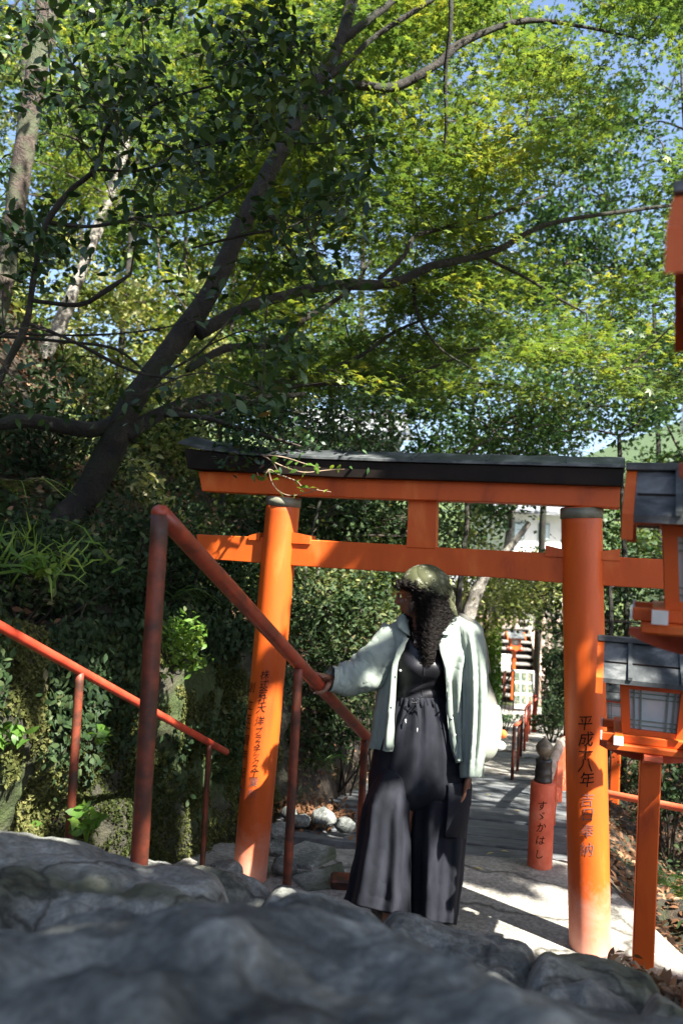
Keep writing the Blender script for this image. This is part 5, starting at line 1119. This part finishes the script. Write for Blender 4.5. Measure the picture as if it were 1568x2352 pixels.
# palm: flattened chain from wrist to the knuckle row lying along the pipe
for k, off in enumerate((-.030, -.010, .010, .028)):
    kn = arc(off, Rp + .012, [22])[0] + e1 * .006
    b.tube([RW + ra * (off * .45), (RW + kn) / 2 + e2 * .002 + ra * off * .3, kn], [.017, .0145, .0115], 12, up=e2, flat=.9)
for k, (off, an, rr) in enumerate(((-.036, (20, 52, 95, 140, 172), .0088), (-.014, (20, 55, 105, 155, 195), .009), (.009, (20, 55, 105, 152, 190), .0085), (.029, (20, 55, 98, 140, 165), .0074))):
    q = arc(off, Rp + rr + .0005, an)
    if k == 0: q = [q[0], q[1] - ra * .012, q[2] - ra * .026, q[3] - ra * .034, q[4] - ra * .038]
    b.tube(interp(q, 14), np.interp(np.linspace(0, 1, 14), [0, .3, .33, .5, .66, .7, 1], [rr * 1.12, rr, rr * 1.1, rr * .95, rr * 1.04, rr * .92, rr * .72]), 12)
    b.ell(q[0], (rr * 1.2,) * 3, None, 12, 8)
th_ = [RW + ra * -.004 - e2 * .012 - e1 * .004, arc(-.002, Rp + .016, [-28])[0], arc(-.006, Rp + .011, [-72])[0], arc(-.012, Rp + .0095, [-112])[0], arc(-.018, Rp + .009, [-138])[0]]
b.tube(interp(th_, 16), np.interp(np.linspace(0, 1, 16), [0, .3, .5, .72, .8, 1], [.0145, .013, .0108, .0112, .0105, .0075]), 14)
# her left arm, hanging
b.tube(interp([CW(1040, 1456, 3.71), CW(1085, 1475, 3.70), CW(1090, 1560, 3.70), CW(1084, 1640, 3.68)], 14), np.linspace(.058, .042, 14), 16)
lw = CW(1074, 1770, 3.62)
b.tube(interp([CW(1084, 1640, 3.68), CW(1080, 1700, 3.65), lw], 12), np.linspace(.042, .025, 12), 16)
kn = lw + np.array([-.003, -.01, -.075]); b.tube([lw, lw + [0, -.004, -.03], kn], [.022, .030, .028], 14, flat=.5, up=[0, 1, 0])
for k in range(4):
    a = kn + np.array([(-.012 + .003 * k), -.026 + .0175 * k, .002 * abs(k - 1.5)]); Lf = (.070, .078, .073, .058)[k]
    b.tube(interp([a + [0, 0, .015], a + [-.004, 0, -Lf * .45], a + [-.020, .0, -Lf * .85]], 10), np.linspace(.0088, .0066, 10), 10)
b.tube(interp([lw + [0, -.022, -.012], lw + [-.012, -.040, -.045], lw + [-.018, -.040, -.080]], 10), np.linspace(.012, .0078, 10), 10)
body = b.build('body', M['skin'], person, True, [('Remesh', dict(mode='VOXEL', voxel_size=.0032, use_smooth_shade=True)), ('Smooth', dict(factor=.5, iterations=3))])
# nails
g = Geo(); tip = th_[-1]
g.ell(tip - e2 * .0035 - e1 * .003 - ra * .001, (.0052, .0030, .0062), np.array([ra, e2, e1]), 12, 8); g.build('thumb_nail', nmat('nail', [(0, (.5, .36, .3)), (1, (.6, .45, .38))], 9, .3, 0), person, True)
# --- shoes and ankle shade
for px, Y, py in ((880, 3.60, 2140), (1000, 3.60, 2165)):
    c = G(px, py, .0); g = Geo(); rings = []
    for s, wv, h in ((-.10, .03, .06), (-.06, .038, .075), (0, .042, .065), (.06, .048, .05), (.11, .046, .038), (.145, .03, .026)):
        th = np.arange(16) / 16 * 2 * PI; zc = np.maximum(np.sin(th) * h, -.0) + .012 + np.minimum(np.sin(th), 0) * .012
        rings.append(np.stack([c[0] + np.cos(th) * wv, np.full(16, c[1] + .05 - s), zc], 1))
    g.tube([CW(px + 2, py + 14, 3.68), CW(px + 3, py - 40, 3.67), CW(px + 6, py - 120, 3.665)], [.058, .060, .072], 16)  # black shaft put in for the shade between hem and ground
    g.loft(rings, caps=True).build('shoe_and_ankle_shade', M['tank'], person, True)
# --- clothes
RV = np.array([math.cos(.05), 0, -math.sin(.05)])
def row(xL, xR, yL, yR, Yc, dep, n, ph=0, amp=0, kf=7, t0=0, t1=2 * PI, close=True, sq=1.0, amp2=0):
    th = np.linspace(t0, t1, n, endpoint=not close); ct, st_ = np.cos(th), np.sin(th)
    if sq != 1: ct = np.sign(ct) * np.abs(ct) ** sq; st_ = np.sign(st_) * np.abs(st_) ** sq
    fo = 1 + amp * (np.sin(kf * th + ph) + .5 * np.sin(kf * 1.7 * th + 2.1 * ph + 1)) 
    px = (xL + xR) / 2 + (xR - xL) / 2 * ct * (1 + (fo - 1) * .25); py = (yL + yR) / 2 + (yR - yL) / 2 * ct
    return np.array([W(a, b_, Yc + dep * s_ * f_) for a, b_, s_, f_ in zip(px, py, st_, fo)])
def rows(tab, n, sub=6, **kw):
    Q = interp(np.array(tab, float), (len(tab) - 1) * sub + 1); return [row(q[0], q[1], q[2], q[3], q[4], q[5], n, ph=kw.get('ph', 0) + kw.get('tw', .0) * k, amp=q[6], **{a: v for a, v in kw.items() if a not in ('ph', 'tw')}) for k, q in enumerate(Q)]
# trousers
g = Geo()
g.loft(rows([(905, 1030, 1606, 1608, 3.69, .105, .05), (893, 1044, 1630, 1634, 3.69, .12, .08), (876, 1062, 1670, 1676, 3.69, .135, .05), (859, 1075, 1720, 1730, 3.69, .145, .03), (848, 1081, 1780, 1790, 3.69, .145, .02), (845, 1080, 1818, 1828, 3.68, .142, .02), (848, 1076, 1845, 1855, 3.68, .10, 0), (880, 1040, 1862, 1870, 3.68, .04, 0)], 96, kf=17, tw=.02))
g.loft(rows([(880, 935, 1750, 1754, 3.66, .06, .0), (858, 942, 1795, 1800, 3.64, .115, .02), (840, 943, 1835, 1842, 3.625, .140, .05), (830, 938, 1870, 1880, 3.615, .145, .09), (820, 941, 1940, 1950, 3.61, .15, .12), (806, 941, 2010, 2030, 3.60, .155, .14), (797, 942, 2050, 2080, 3.60, .16, .15), (790, 943, 2072, 2110, 3.60, .165, .15)], 110, kf=6, ph=1.2, tw=.014))
g.loft(rows([(975, 1055, 1750, 1755, 3.70, .06, .0), (955, 1074, 1795, 1800, 3.70, .115, .02), (952, 1078, 1835, 1842, 3.70, .135, .05), (944, 1073, 1870, 1878, 3.70, .14, .10), (941, 1066, 1940, 1950, 3.70, .145, .14), (940, 1058, 2020, 2030, 3.70, .15, .16), (939, 1050, 2080, 2092, 3.70, .155, .16), (938, 1045, 2112, 2124, 3.70, .155, .16)], 110, kf=6, ph=.3, tw=-.016))
tro = g.build('trousers', M['pants'], person, True, [('Solidify', dict(thickness=.002)), ('Displace', dict(strength=.009, mid_level=.5))])
tx = bpy.data.textures.new('cloth', 'CLOUDS'); tx.noise_scale = .08; tx.noise_depth = 3; tro.modifiers['Displace'].texture = tx; tro.modifiers['Displace'].texture_coords = 'LOCAL'
# cargo pocket on the trouser leg
g = Geo(); th0, th1 = -1.35, .05
def prow(xL, xR, yL, yR, Yc, dep): return row(xL, xR, yL, yR, Yc, dep, 24, t0=th0, t1=th1, close=False)
g.loft([prow(944, 1082, 1796, 1800, 3.695, .152), prow(943, 1084, 1806, 1810, 3.695, .156), prow(946, 1078, 1860, 1866, 3.695, .158), prow(946, 1070, 1917, 1924, 3.695, .162), prow(946, 1066, 1921, 1928, 3.695, .145)], closed=False)
g.build('pocket', M['pants'], tro, True, [('Solidify', dict(thickness=.006, offset=1)), ('Displace', dict(strength=.006, mid_level=.5))]).modifiers['Displace'].texture = tx
g = Geo(); rg = rows([(904, 1031, 1602, 1604, 3.69, .108, .03), (903, 1032, 1608, 1610, 3.69, .112, .05), (901, 1035, 1616, 1619, 3.69, .113, .08), (899, 1037, 1622, 1625, 3.69, .112, .03)], 120, kf=31); g.loft(rg); g.build('waistband', M['pants'], tro, True)
g = Geo()
for pts in ([(952, 1612), (947, 1625), (936, 1640), (931, 1657)], [(954, 1612), (957, 1630), (959, 1652), (957, 1677)], [(952, 1612), (946, 1604), (943, 1612), (952, 1614)], [(953, 1612), (960, 1605), (963, 1613), (954, 1615)]):
    P = np.array([W(a, b_, 3.555) for a, b_ in interp(np.array(pts, float), 14)]); g.tube(P, .0022, 6)
g.build('drawstring', M['tank'], tro, True)
g = Geo(); 
for a, b_ in ((931, 1657), (957, 1677)): g.tube([W(a, b_ - 5, 3.552), W(a, b_ + 5, 3.552)], .0032, 8)
g.build('cord_tip', M['white'], tro, True)
# tank top
g = Geo(); tk = []
for (yy, eL, eR, xL, xR, dep) in ((1436, 938, 1008, 905, 1052, .06), (1455, 941, 1005, 906, 1050, .085), (1472, 945, 1001, 908, 1046, .10), (1485, 953, 993, 906, 1044, .115), (1493, 966, 980, 904, 1042, .122)):
    xc, a = (xL + xR) / 2, (xR - xL) / 2; t0 = -math.acos(max(-1, min(1, (eL - xc) / a))); t1 = -math.acos((eR - xc) / a)
    tk.append(row(xL, xR, yy, yy + 6, 3.70, dep, 72, t0=t1, t1=2 * PI + t0, close=False))
q = interp(np.array([(904, 1042, 1493, 1500, 3.70, .122, 0), (905, 1040, 1520, 1528, 3.695, .140, .0), (908, 1034, 1548, 1555, 3.69, .135, .01), (912, 1028, 1568, 1574, 3.69, .112, .012), (910, 1026, 1590, 1595, 3.69, .102, .012), (906, 1030, 1612, 1616, 3.69, .104, .0)], float), 26)
for r_ in q: tk.append(row(r_[0], r_[1], r_[2], r_[3], r_[4], r_[5], 72, amp=0, t0=-PI / 2 - .05, t1=1.5 * PI + .05, close=False))
V = []
for k, r_ in enumerate(tk):
    r_ = r_.copy()
    for j in range(len(r_)):
        p = r_[j]; a, c_, _ = proj(p)
        if p[1] < 3.69:
            bx = .022 * (math.exp(-((a - 945) / 26) ** 2) + math.exp(-((a - 1006) / 26) ** 2)) * math.exp(-((c_ - 1532) / 22) ** 2)
            wr = .006 * math.sin((c_ + .12 * a + 6 * math.sin(a / 17)) / 4.2) * math.exp(-((c_ - 1584) / 18) ** 2)
            r_[j, 1] -= bx + wr
    V.append(r_)
g.loft(V, closed=False); g.build('tank_top', M['tank'], person, True, [('Solidify', dict(thickness=.002))])
# shirt: one open sheet round the back, two front panels
g = Geo(); sh = []
tab = np.array([  # yL yR  xOutL eL eR xOutR  dep foldamp
    (1416, 1412, 932, 940, 1022, 1046, .055, 0), (1424, 1418, 915, 938, 1016, 1070, .075, 0), (1438, 1430, 893, 936, 1008, 1096, .095, .0), (1456, 1450, 880, 935, 1004, 1108, .12, .01), (1490, 1490, 878, 927, 1008, 1108, .15, .06), (1520, 1522, 880, 913, 1017, 1100, .165, .10),
    (1550, 1555, 874, 908, 1024, 1094, .17, .13), (1622, 1630, 864, 906, 1025, 1094, .172, .16), (1680, 1700, 857, 903, 1034, 1097, .178, .17), (1714, 1746, 851, 901, 1043, 1100, .182, .18), (1719, 1756, 850, 900, 1045, 1100, .183, .18)], float)
tab = interp(tab, 66)
for k, (yL_, yR_, xl, eL, eR, xr, dep, am) in enumerate(tab):
    xc, a = (xl + xr) / 2, (xr - xl) / 2; cl = lambda v: max(-.995, min(.995, v)); t0 = -math.acos(cl((eL - xc) / a)); t1 = -math.acos(cl((eR - xc) / a))
    r_ = row(xl, xr, yL_, yR_, 3.70, dep, 150, t0=t1, t1=2 * PI + t0, close=False, amp=am, kf=13, ph=.012 * k); sh.append(r_)
g.loft(sh, closed=False)
# collar flaps and plackets
def sheet(A, B, YA, YB, n=20, m=5, bow=0):
    A, B = interp(np.array(A, float), n), interp(np.array(B, float), n); R = []
    for s in np.linspace(0, 1, m): R.append([W(*(A[k] * (1 - s) + B[k] * s), YA[0] + (YA[1] - YA[0]) * k / (n - 1) + ((YB[0] + (YB[1] - YB[0]) * k / (n - 1)) - (YA[0] + (YA[1] - YA[0]) * k / (n - 1))) * s - bow * math.sin(PI * s)) for k in range(n)])
    return R
g.loft(sheet([(1024, 1408), (1014, 1424), (1006, 1442), (1003, 1456)], [(1050, 1414), (1046, 1430), (1040, 1446), (1029, 1458)], (3.64, 3.565), (3.66, 3.56), bow=.012), closed=False)
g.loft(sheet([(930, 1405), (933, 1420), (937, 1440), (940, 1460)], [(912, 1418), (909, 1430), (914, 1442), (926, 1452)], (3.68, 3.58), (3.66, 3.58), bow=.012), closed=False)
g.loft(sheet([(1004, 1462), (1016, 1520), (1024, 1580), (1028, 1650), (1045, 1752)], [(1018, 1464), (1028, 1520), (1037, 1580), (1041, 1650), (1057, 1752)], (3.565, 3.535), (3.563, 3.525), bow=.003), closed=False)
g.loft(sheet([(938, 1466), (914, 1522), (908, 1600), (904, 1660), (900, 1722)], [(928, 1462), (902, 1520), (894, 1600), (890, 1660), (885, 1720)], (3.57, 3.535), (3.567, 3.525), bow=.003), closed=False)
def cloth(o, st, sc):
    tx2 = bpy.data.textures.new('crease', 'CLOUDS'); tx2.noise_scale = sc; tx2.noise_depth = 3; md = o.modifiers.new('Displace', 'DISPLACE'); md.strength = st; md.mid_level = .5; md.texture = tx2; md.texture_coords = 'LOCAL'
shirt = g.build('shirt', M['shirt'], person, True, [('Solidify', dict(thickness=.0018))]); cloth(shirt, .012, .05)
g = Geo()
for px, py in ((1028, 1565), (1029, 1606), (1034, 1649), (1041, 1688), (937 - 21, 1540), (899, 1620)): g.ell(W(px + 3, py, 3.532), (.0055, .002, .0055), None, 12, 6)
g.build('button', M['white'], shirt, True)
# sleeves
g = Geo(); C = interp([SR + [.02, 0, .01], CW(868, 1518, 3.66), CW(826, 1550, 3.63), CW(786, 1562, 3.60), CW(757, 1559, 3.575)], 80); rr_ = np.interp(np.linspace(0, 1, 80), [0, .25, .5, .75, .93, .94, 1], [.092, .090, .088, .070, .054, .058, .056])
fold = lambda s, th: 1 + .05 * np.sin(3 * th + 9 * s) + .09 * np.sin(th * 2 - 16 * s + .5) * np.sin(s * 3.3) * (s < .93) + .02 * np.sin(th * 5 + 40 * s) * (s < .93)
g.tube(C, rr_, 40, False, fold=fold, flat=.9); cloth(g.build('sleeve', M['shirt'], shirt, True, [('Solidify', dict(thickness=.0018))]), .015, .045)
g = Geo(); g.loft(rows([(1040, 1092, 1424, 1430, 3.69, .05, 0), (1046, 1106, 1440, 1448, 3.67, .085, .01), (1052, 1114, 1480, 1490, 3.65, .10, .08), (1058, 1119, 1540, 1552, 3.63, .105, .16), (1060, 1120, 1620, 1630, 3.61, .105, .20), (1058, 1116, 1700, 1706, 3.60, .10, .18), (1055, 1110, 1752, 1756, 3.60, .092, .10), (1055, 1109, 1786, 1787, 3.60, .09, .03)], 72, kf=7, tw=.03))
cloth(g.build('sleeve', M['shirt'], shirt, True, [('Solidify', dict(thickness=.0018))]), .014, .05)
# --- hair: a core plus many curls
hr_rows = {'main': np.array([(1318, 932, 1012, 3.66, .07), (1335, 916, 1028, 3.655, .10), (1350, 922, 1032, 3.65, .105), (1366, 940, 1035, 3.65, .105), (1385, 950, 1035, 3.64, .10), (1400, 955, 1038, 3.635, .095), (1414, 958, 1038, 3.63, .09), (1434, 958, 1028, 3.61, .08), (1450, 962, 1018, 3.60, .07), (1475, 966, 1008, 3.585, .055), (1500, 967, 1001, 3.575, .045), (1525, 965, 994, 3.57, .03), (1546, 970, 987, 3.57, .015)], float),
           'far': np.array([(1385, 935, 960, 3.72, .06), (1402, 926, 955, 3.72, .06), (1420, 922, 952, 3.71, .06), (1440, 924, 950, 3.70, .055), (1456, 931, 950, 3.67, .04), (1470, 938, 948, 3.64, .02)], float)}
g = Geo()
for kx, T in hr_rows.items():
    Q = interp(T, 40); g.loft([row(q[1] + (q[2] - q[1]) * .12, q[2] - (q[2] - q[1]) * .12, q[0], q[0] + 2, q[3], q[4] * .72, 36, amp=.10, kf=9, ph=k * .6) for k, q in enumerate(Q)], caps=True)
def curl(T, f, th0, y0, y1, rad, turns, r, drift=0):
    hs = rng.choice([-1, 1]); n = int(8 * turns) + 6; ys_ = np.linspace(y0, y1, n); ph = np.linspace(0, 2 * PI * turns, n) + rng.uniform(0, 6); P = []
    for k, y in enumerate(ys_):
        xl, xr, Yc, dp = [np.interp(y, T[:, 0], T[:, i]) for i in (1, 2, 3, 4)]
        x = (xl + xr) / 2 + (xr - xl) / 2 * f * math.cos(th0) + drift * (k / n) ** 2; Yd = Yc - dp * abs(math.sin(th0)) * 1.0
        P.append(W(x, y, Yd) + RV * math.cos(ph[k]) * rad + np.array([0, 1, 0]) * hs * math.sin(ph[k]) * rad)
    g.tube(P, np.interp(np.linspace(0, 1, n), [0, .6, 1], [r, r, r * .4]), 5, False)
T = hr_rows['main']
for k in range(900):
    y0 = rng.uniform(1338, 1490); L = rng.uniform(28, 75); curl(T, rng.uniform(.75, 1.05), rng.uniform(.03, PI - .03), y0, min(y0 + L, 1546), rng.uniform(.004, .011), L / rng.uniform(9, 18), rng.uniform(.0008, .0016), rng.normal(0, 6))
T = hr_rows['far']
for k in range(90):
    y0 = rng.uniform(1385, 1445); L = rng.uniform(20, 45); curl(T, 1, rng.uniform(.05, PI - .05), y0, min(y0 + L, 1474), rng.uniform(.005, .010), L / 11, rng.uniform(.0012, .002), rng.normal(0, 3))
T = hr_rows['main']
for k in range(70):                                     # frizz standing off the outline
    y0 = rng.uniform(1340, 1500); s_ = 1 if y0 < 1440 else rng.choice([-1, 1]); L = rng.uniform(14, 40); curl(T, rng.uniform(1.05, 1.22), 0.0 if s_ > 0 else PI, y0, y0 + L, rng.uniform(.006, .014), L / rng.uniform(8, 14), rng.uniform(.0008, .0014), s_ * abs(rng.normal(0, 8)))
# fringe over the brow and cheek
for k in range(110):
    a = np.array([rng.uniform(910, 955), rng.uniform(1328, 1344), 3.59 + rng.uniform(-.04, .07)]); e = a + [rng.uniform(-8, 8), rng.uniform(6, 20), rng.uniform(-.01, .03)]; n = 30; s = np.linspace(0, 1, n)[:, None]
    Q = a + (e - a) * s; ph = s[:, 0] * rng.uniform(12, 24) + k
    g.tube(np.array([W(*q) for q in Q]) + RV * (np.cos(ph) * .006)[:, None] + np.array([0, 1, 0]) * (np.sin(ph) * .006)[:, None], .0016, 5, False)
for k in range(28):
    a = np.array([rng.uniform(946, 962), rng.uniform(1350, 1385), 3.575]); e = a + [rng.uniform(-18, 4), rng.uniform(14, 40), 0]; n = 30; s = np.linspace(0, 1, n)[:, None]; Q = a + (e - a) * s; ph = s[:, 0] * rng.uniform(12, 24) + k
    g.tube(np.array([W(*q) for q in Q]) + RV * (np.cos(ph) * .006)[:, None] + np.array([0, 1, 0]) * (np.sin(ph) * .006)[:, None], .0011, 5, False)
g.build('hair', M['hair'], person, True)
# --- headscarf
BC = W(976, 1352, 3.65); ra3 = np.array([59 / M2P, .108, 55 / M2P]); n, mm = 260, 60; R = []
kn_ = np.array([.80, -.25, -.35])                                    # direction of the knot
for k in range(mm + 1):
    ph = (k / mm) * 1.0; ring = []
    for j in range(n):
        th = j / n * 2 * PI
        # lower border: a tilted plane, lower at the back
        bz = -.02 - .30 * math.cos(th) + .05 * math.sin(th)
        el_ = PI / 2 - ph * (PI / 2 - math.asin(max(-.9, min(.9, bz))))
        d = np.array([math.cos(el_) * math.cos(th), math.cos(el_) * math.sin(th), math.sin(el_)])
        ang = math.atan2(d[2] - kn_[2], d[0] - kn_[0]); dist = np.linalg.norm(d - kn_ / np.linalg.norm(kn_))
        f = 1.015 - .085 * (1 - abs(math.sin(ang * 7 + 2.5 * d[1]))) ** 2.5 * math.exp(-dist * .7) * min(1, ph * 2)
        ring.append(BC + RV * d[0] * ra3[0] * f + np.array([0, 1, 0]) * d[1] * ra3[1] * f + np.array([.05, 0, 1]) * d[2] * ra3[2] * f)
    R.append(ring)
g = Geo().loft(R, caps=False); sc_ = g.build('headscarf', M['bandana'], person, True, [('Solidify', dict(thickness=.003, offset=1))])
g = Geo(); g.tube(interp([W(1012, 1350, 3.60), W(1022, 1342, 3.585), W(1036, 1350, 3.60)], 12), [.006, .010, .013, .015, .016, .016, .016, .015, .014, .012, .009, .006], 14, flat=.7)
g.tube(interp([W(1031, 1346, 3.60), W(1033, 1366, 3.60), W(1031, 1380, 3.59), W(1040, 1398, 3.59), W(1049, 1416, 3.60)], 24), np.interp(np.linspace(0, 1, 24), [0, .2, .45, .7, 1], [.013, .017, .011, .016, .004]), 12, flat=.22, up=[1, 0, 0])
g.tube(interp([W(1033, 1350, 3.61), W(1039, 1372, 3.62), W(1042, 1394, 3.62)], 16), np.interp(np.linspace(0, 1, 16), [0, .5, 1], [.010, .013, .003]), 12, flat=.22, up=[1, 0, 0])
g.build('knot', M['bandana'], sc_, True)
# --- glasses, necklace
g = Geo()
for s in (-1, 1):
    c = hp(s * .032, .098, .012); th = np.linspace(0, 2 * PI, 25); g.tube([c + sx_ * math.cos(a) * .024 + ux * math.sin(a) * .019 for a in th], .0017, 8, False)
    g.tube([hp(s * .056, .096, .014), hp(s * .074, .05, .014), hp(s * .078, -.01, .006)], .0017, 6)
g.tube([hp(-.009, .099, .014), hp(0, .102, .016), hp(.009, .099, .014)], .0017, 6)
gl = g.build('glasses', nmat('amber_spectacle_frame', [(0, (.35, .14, .04)), (1, (.5, .22, .07))], 9, .15, 0), person, True)
g = Geo(); P = [W(a, b_, 3.595 - .0 * k) for k, (a, b_) in enumerate(interp(np.array([(946, 1452), (949, 1465), (955, 1473), (966, 1476), (980, 1470), (990, 1458)], float), 24))]
g.tube(P, .0009, 5, False); nk = g.build('necklace', M['collar'], person, True); Geo().box(W(953, 1474, 3.592), (.010, .003, .012), None, bev=.001).build('pendant', nmat('silver', [(0, (.7, .7, .68)), (1, (.85, .85, .83))], 9, .2, 0, metal=.8), nk)

# ================================================================== BACKPACK
bp = thing('backpack', W(1110, 1750, 3.88), 'pale sage and grey backpack hanging behind the woman shoulder', 'backpack')
g = Geo().loft(rows([(1062, 1098, 1432, 1434, 3.86, .04, 0), (1058, 1108, 1450, 1456, 3.87, .08, 0), (1055, 1115, 1500, 1508, 3.88, .11, .0), (1055, 1121, 1545, 1555, 3.88, .12, .01), (1055, 1134, 1582, 1592, 3.88, .125, .01), (1055, 1147, 1622, 1630, 3.88, .13, .015)], 60, kf=5), caps=True)
g.build('upper_body', M['bagdark'], bp, True)
g = Geo().loft(rows([(1060, 1146, 1612, 1620, 3.87, .128, 0), (1054, 1151, 1624, 1632, 3.87, .14, .01), (1054, 1153, 1668, 1676, 3.87, .145, .02), (1054, 1146, 1710, 1716, 3.87, .14, .02), (1056, 1130, 1738, 1742, 3.87, .12, .01), (1066, 1104, 1755, 1757, 3.87, .06, 0)], 60, kf=5), caps=True)
lb_ = g.build('front_pocket', M['bag'], bp, True)
g = Geo()
for dy in (0, 7, 14): g.tube([W(a, b_ + dy, 3.745 + .0006 * abs(a - 1100)) for a, b_ in interp(np.array([(1112, 1662), (1122, 1645), (1133, 1632), (1144, 1625)], float), 14)], .0018, 5)
g.build('piping', M['white'], lb_)
for nm, A_, wv in (('shoulder_strap', [(1040, 1418, 3.72), (1062, 1422, 3.66), (1084, 1436, 3.66), (1102, 1462, 3.72), (1112, 1500, 3.80), (1119, 1550, 3.86)], .020),):
    Pq = interp(np.array(A_, float), 30); g = Geo().tube([W(*q) + [0, 0, .004] for q in Pq], wv, 12, flat=.35, up=[0, .5, 1]); g.build(nm, M['bagdark'], bp, True)
ch = thing('bag_charm', W(1153, 1700, 3.85), 'small orange ball and white round pouch dangling from the backpack', 'charm')
Geo().ell(W(1154, 1686, 3.85), (.020, .020, .021), None, 20, 14).build('ball', nmat('orange_plush', [(0, (.65, .12, .02)), (1, (.8, .18, .04))], 20, .9, .3), ch, True)
Geo().ell(W(1147, 1713, 3.85), (.029, .018, .024), None, 20, 14).build('pouch', M['white'], ch, True)
Geo().tube([W(1150, 1660, 3.84), W(1154, 1678, 3.85)], .002, 6).build('cord', M['black'], ch)
# ================================================================== LIGHT, SKY, CAMERA
w = bpy.data.worlds.new('World'); bpy.context.scene.world = w; w.use_nodes = True; nt = w.node_tree
sky = nt.nodes.new('ShaderNodeTexSky'); sky.sky_type = 'NISHITA'; sky.sun_disc = False
sky.sun_elevation = EL; sky.sun_rotation = math.atan2(SUN[0], SUN[1]); sky.altitude = 200; sky.air_density = .8; sky.dust_density = 2.5; sky.ozone_density = 1.0
nt.links.new(sky.outputs[0], nt.nodes['Background'].inputs[0]); nt.nodes['Background'].inputs[1].default_value = .08
L = bpy.data.lights.new('sun', 'SUN'); L.energy = 5; L.angle = math.radians(.5); L.color = (1, .95, .86)
lo = bpy.data.objects.new('sun', L); col.objects.link(lo)
from mathutils import Vector, Matrix
lo.rotation_euler = Vector(SUN).to_track_quat('Z', 'Y').to_euler()
cd = bpy.data.cameras.new('camera'); co = bpy.data.objects.new('camera', cd); col.objects.link(co)
cd.sensor_fit = 'VERTICAL'; cd.sensor_height = 36; cd.sensor_width = 24; cd.lens = 28; cd.clip_start = .05; cd.clip_end = 3000
m = np.eye(4); m[:3, 0] = CR; m[:3, 1] = CU; m[:3, 2] = -FW; m[:3, 3] = CAM
co.matrix_world = Matrix(m.tolist())
cd.dof.use_dof = True; cd.dof.focus_distance = 3.7; cd.dof.aperture_fstop = 2.8
sc = bpy.context.scene; sc.camera = co
sc.view_settings.view_transform = 'Standard'; sc.view_settings.look = 'None'; sc.view_settings.gamma = 1; sc.view_settings.exposure = EXPO
sc.cycles.max_bounces = 7; sc.cycles.diffuse_bounces = 4; sc.cycles.transmission_bounces = 6; sc.cycles.transparent_max_bounces = 6
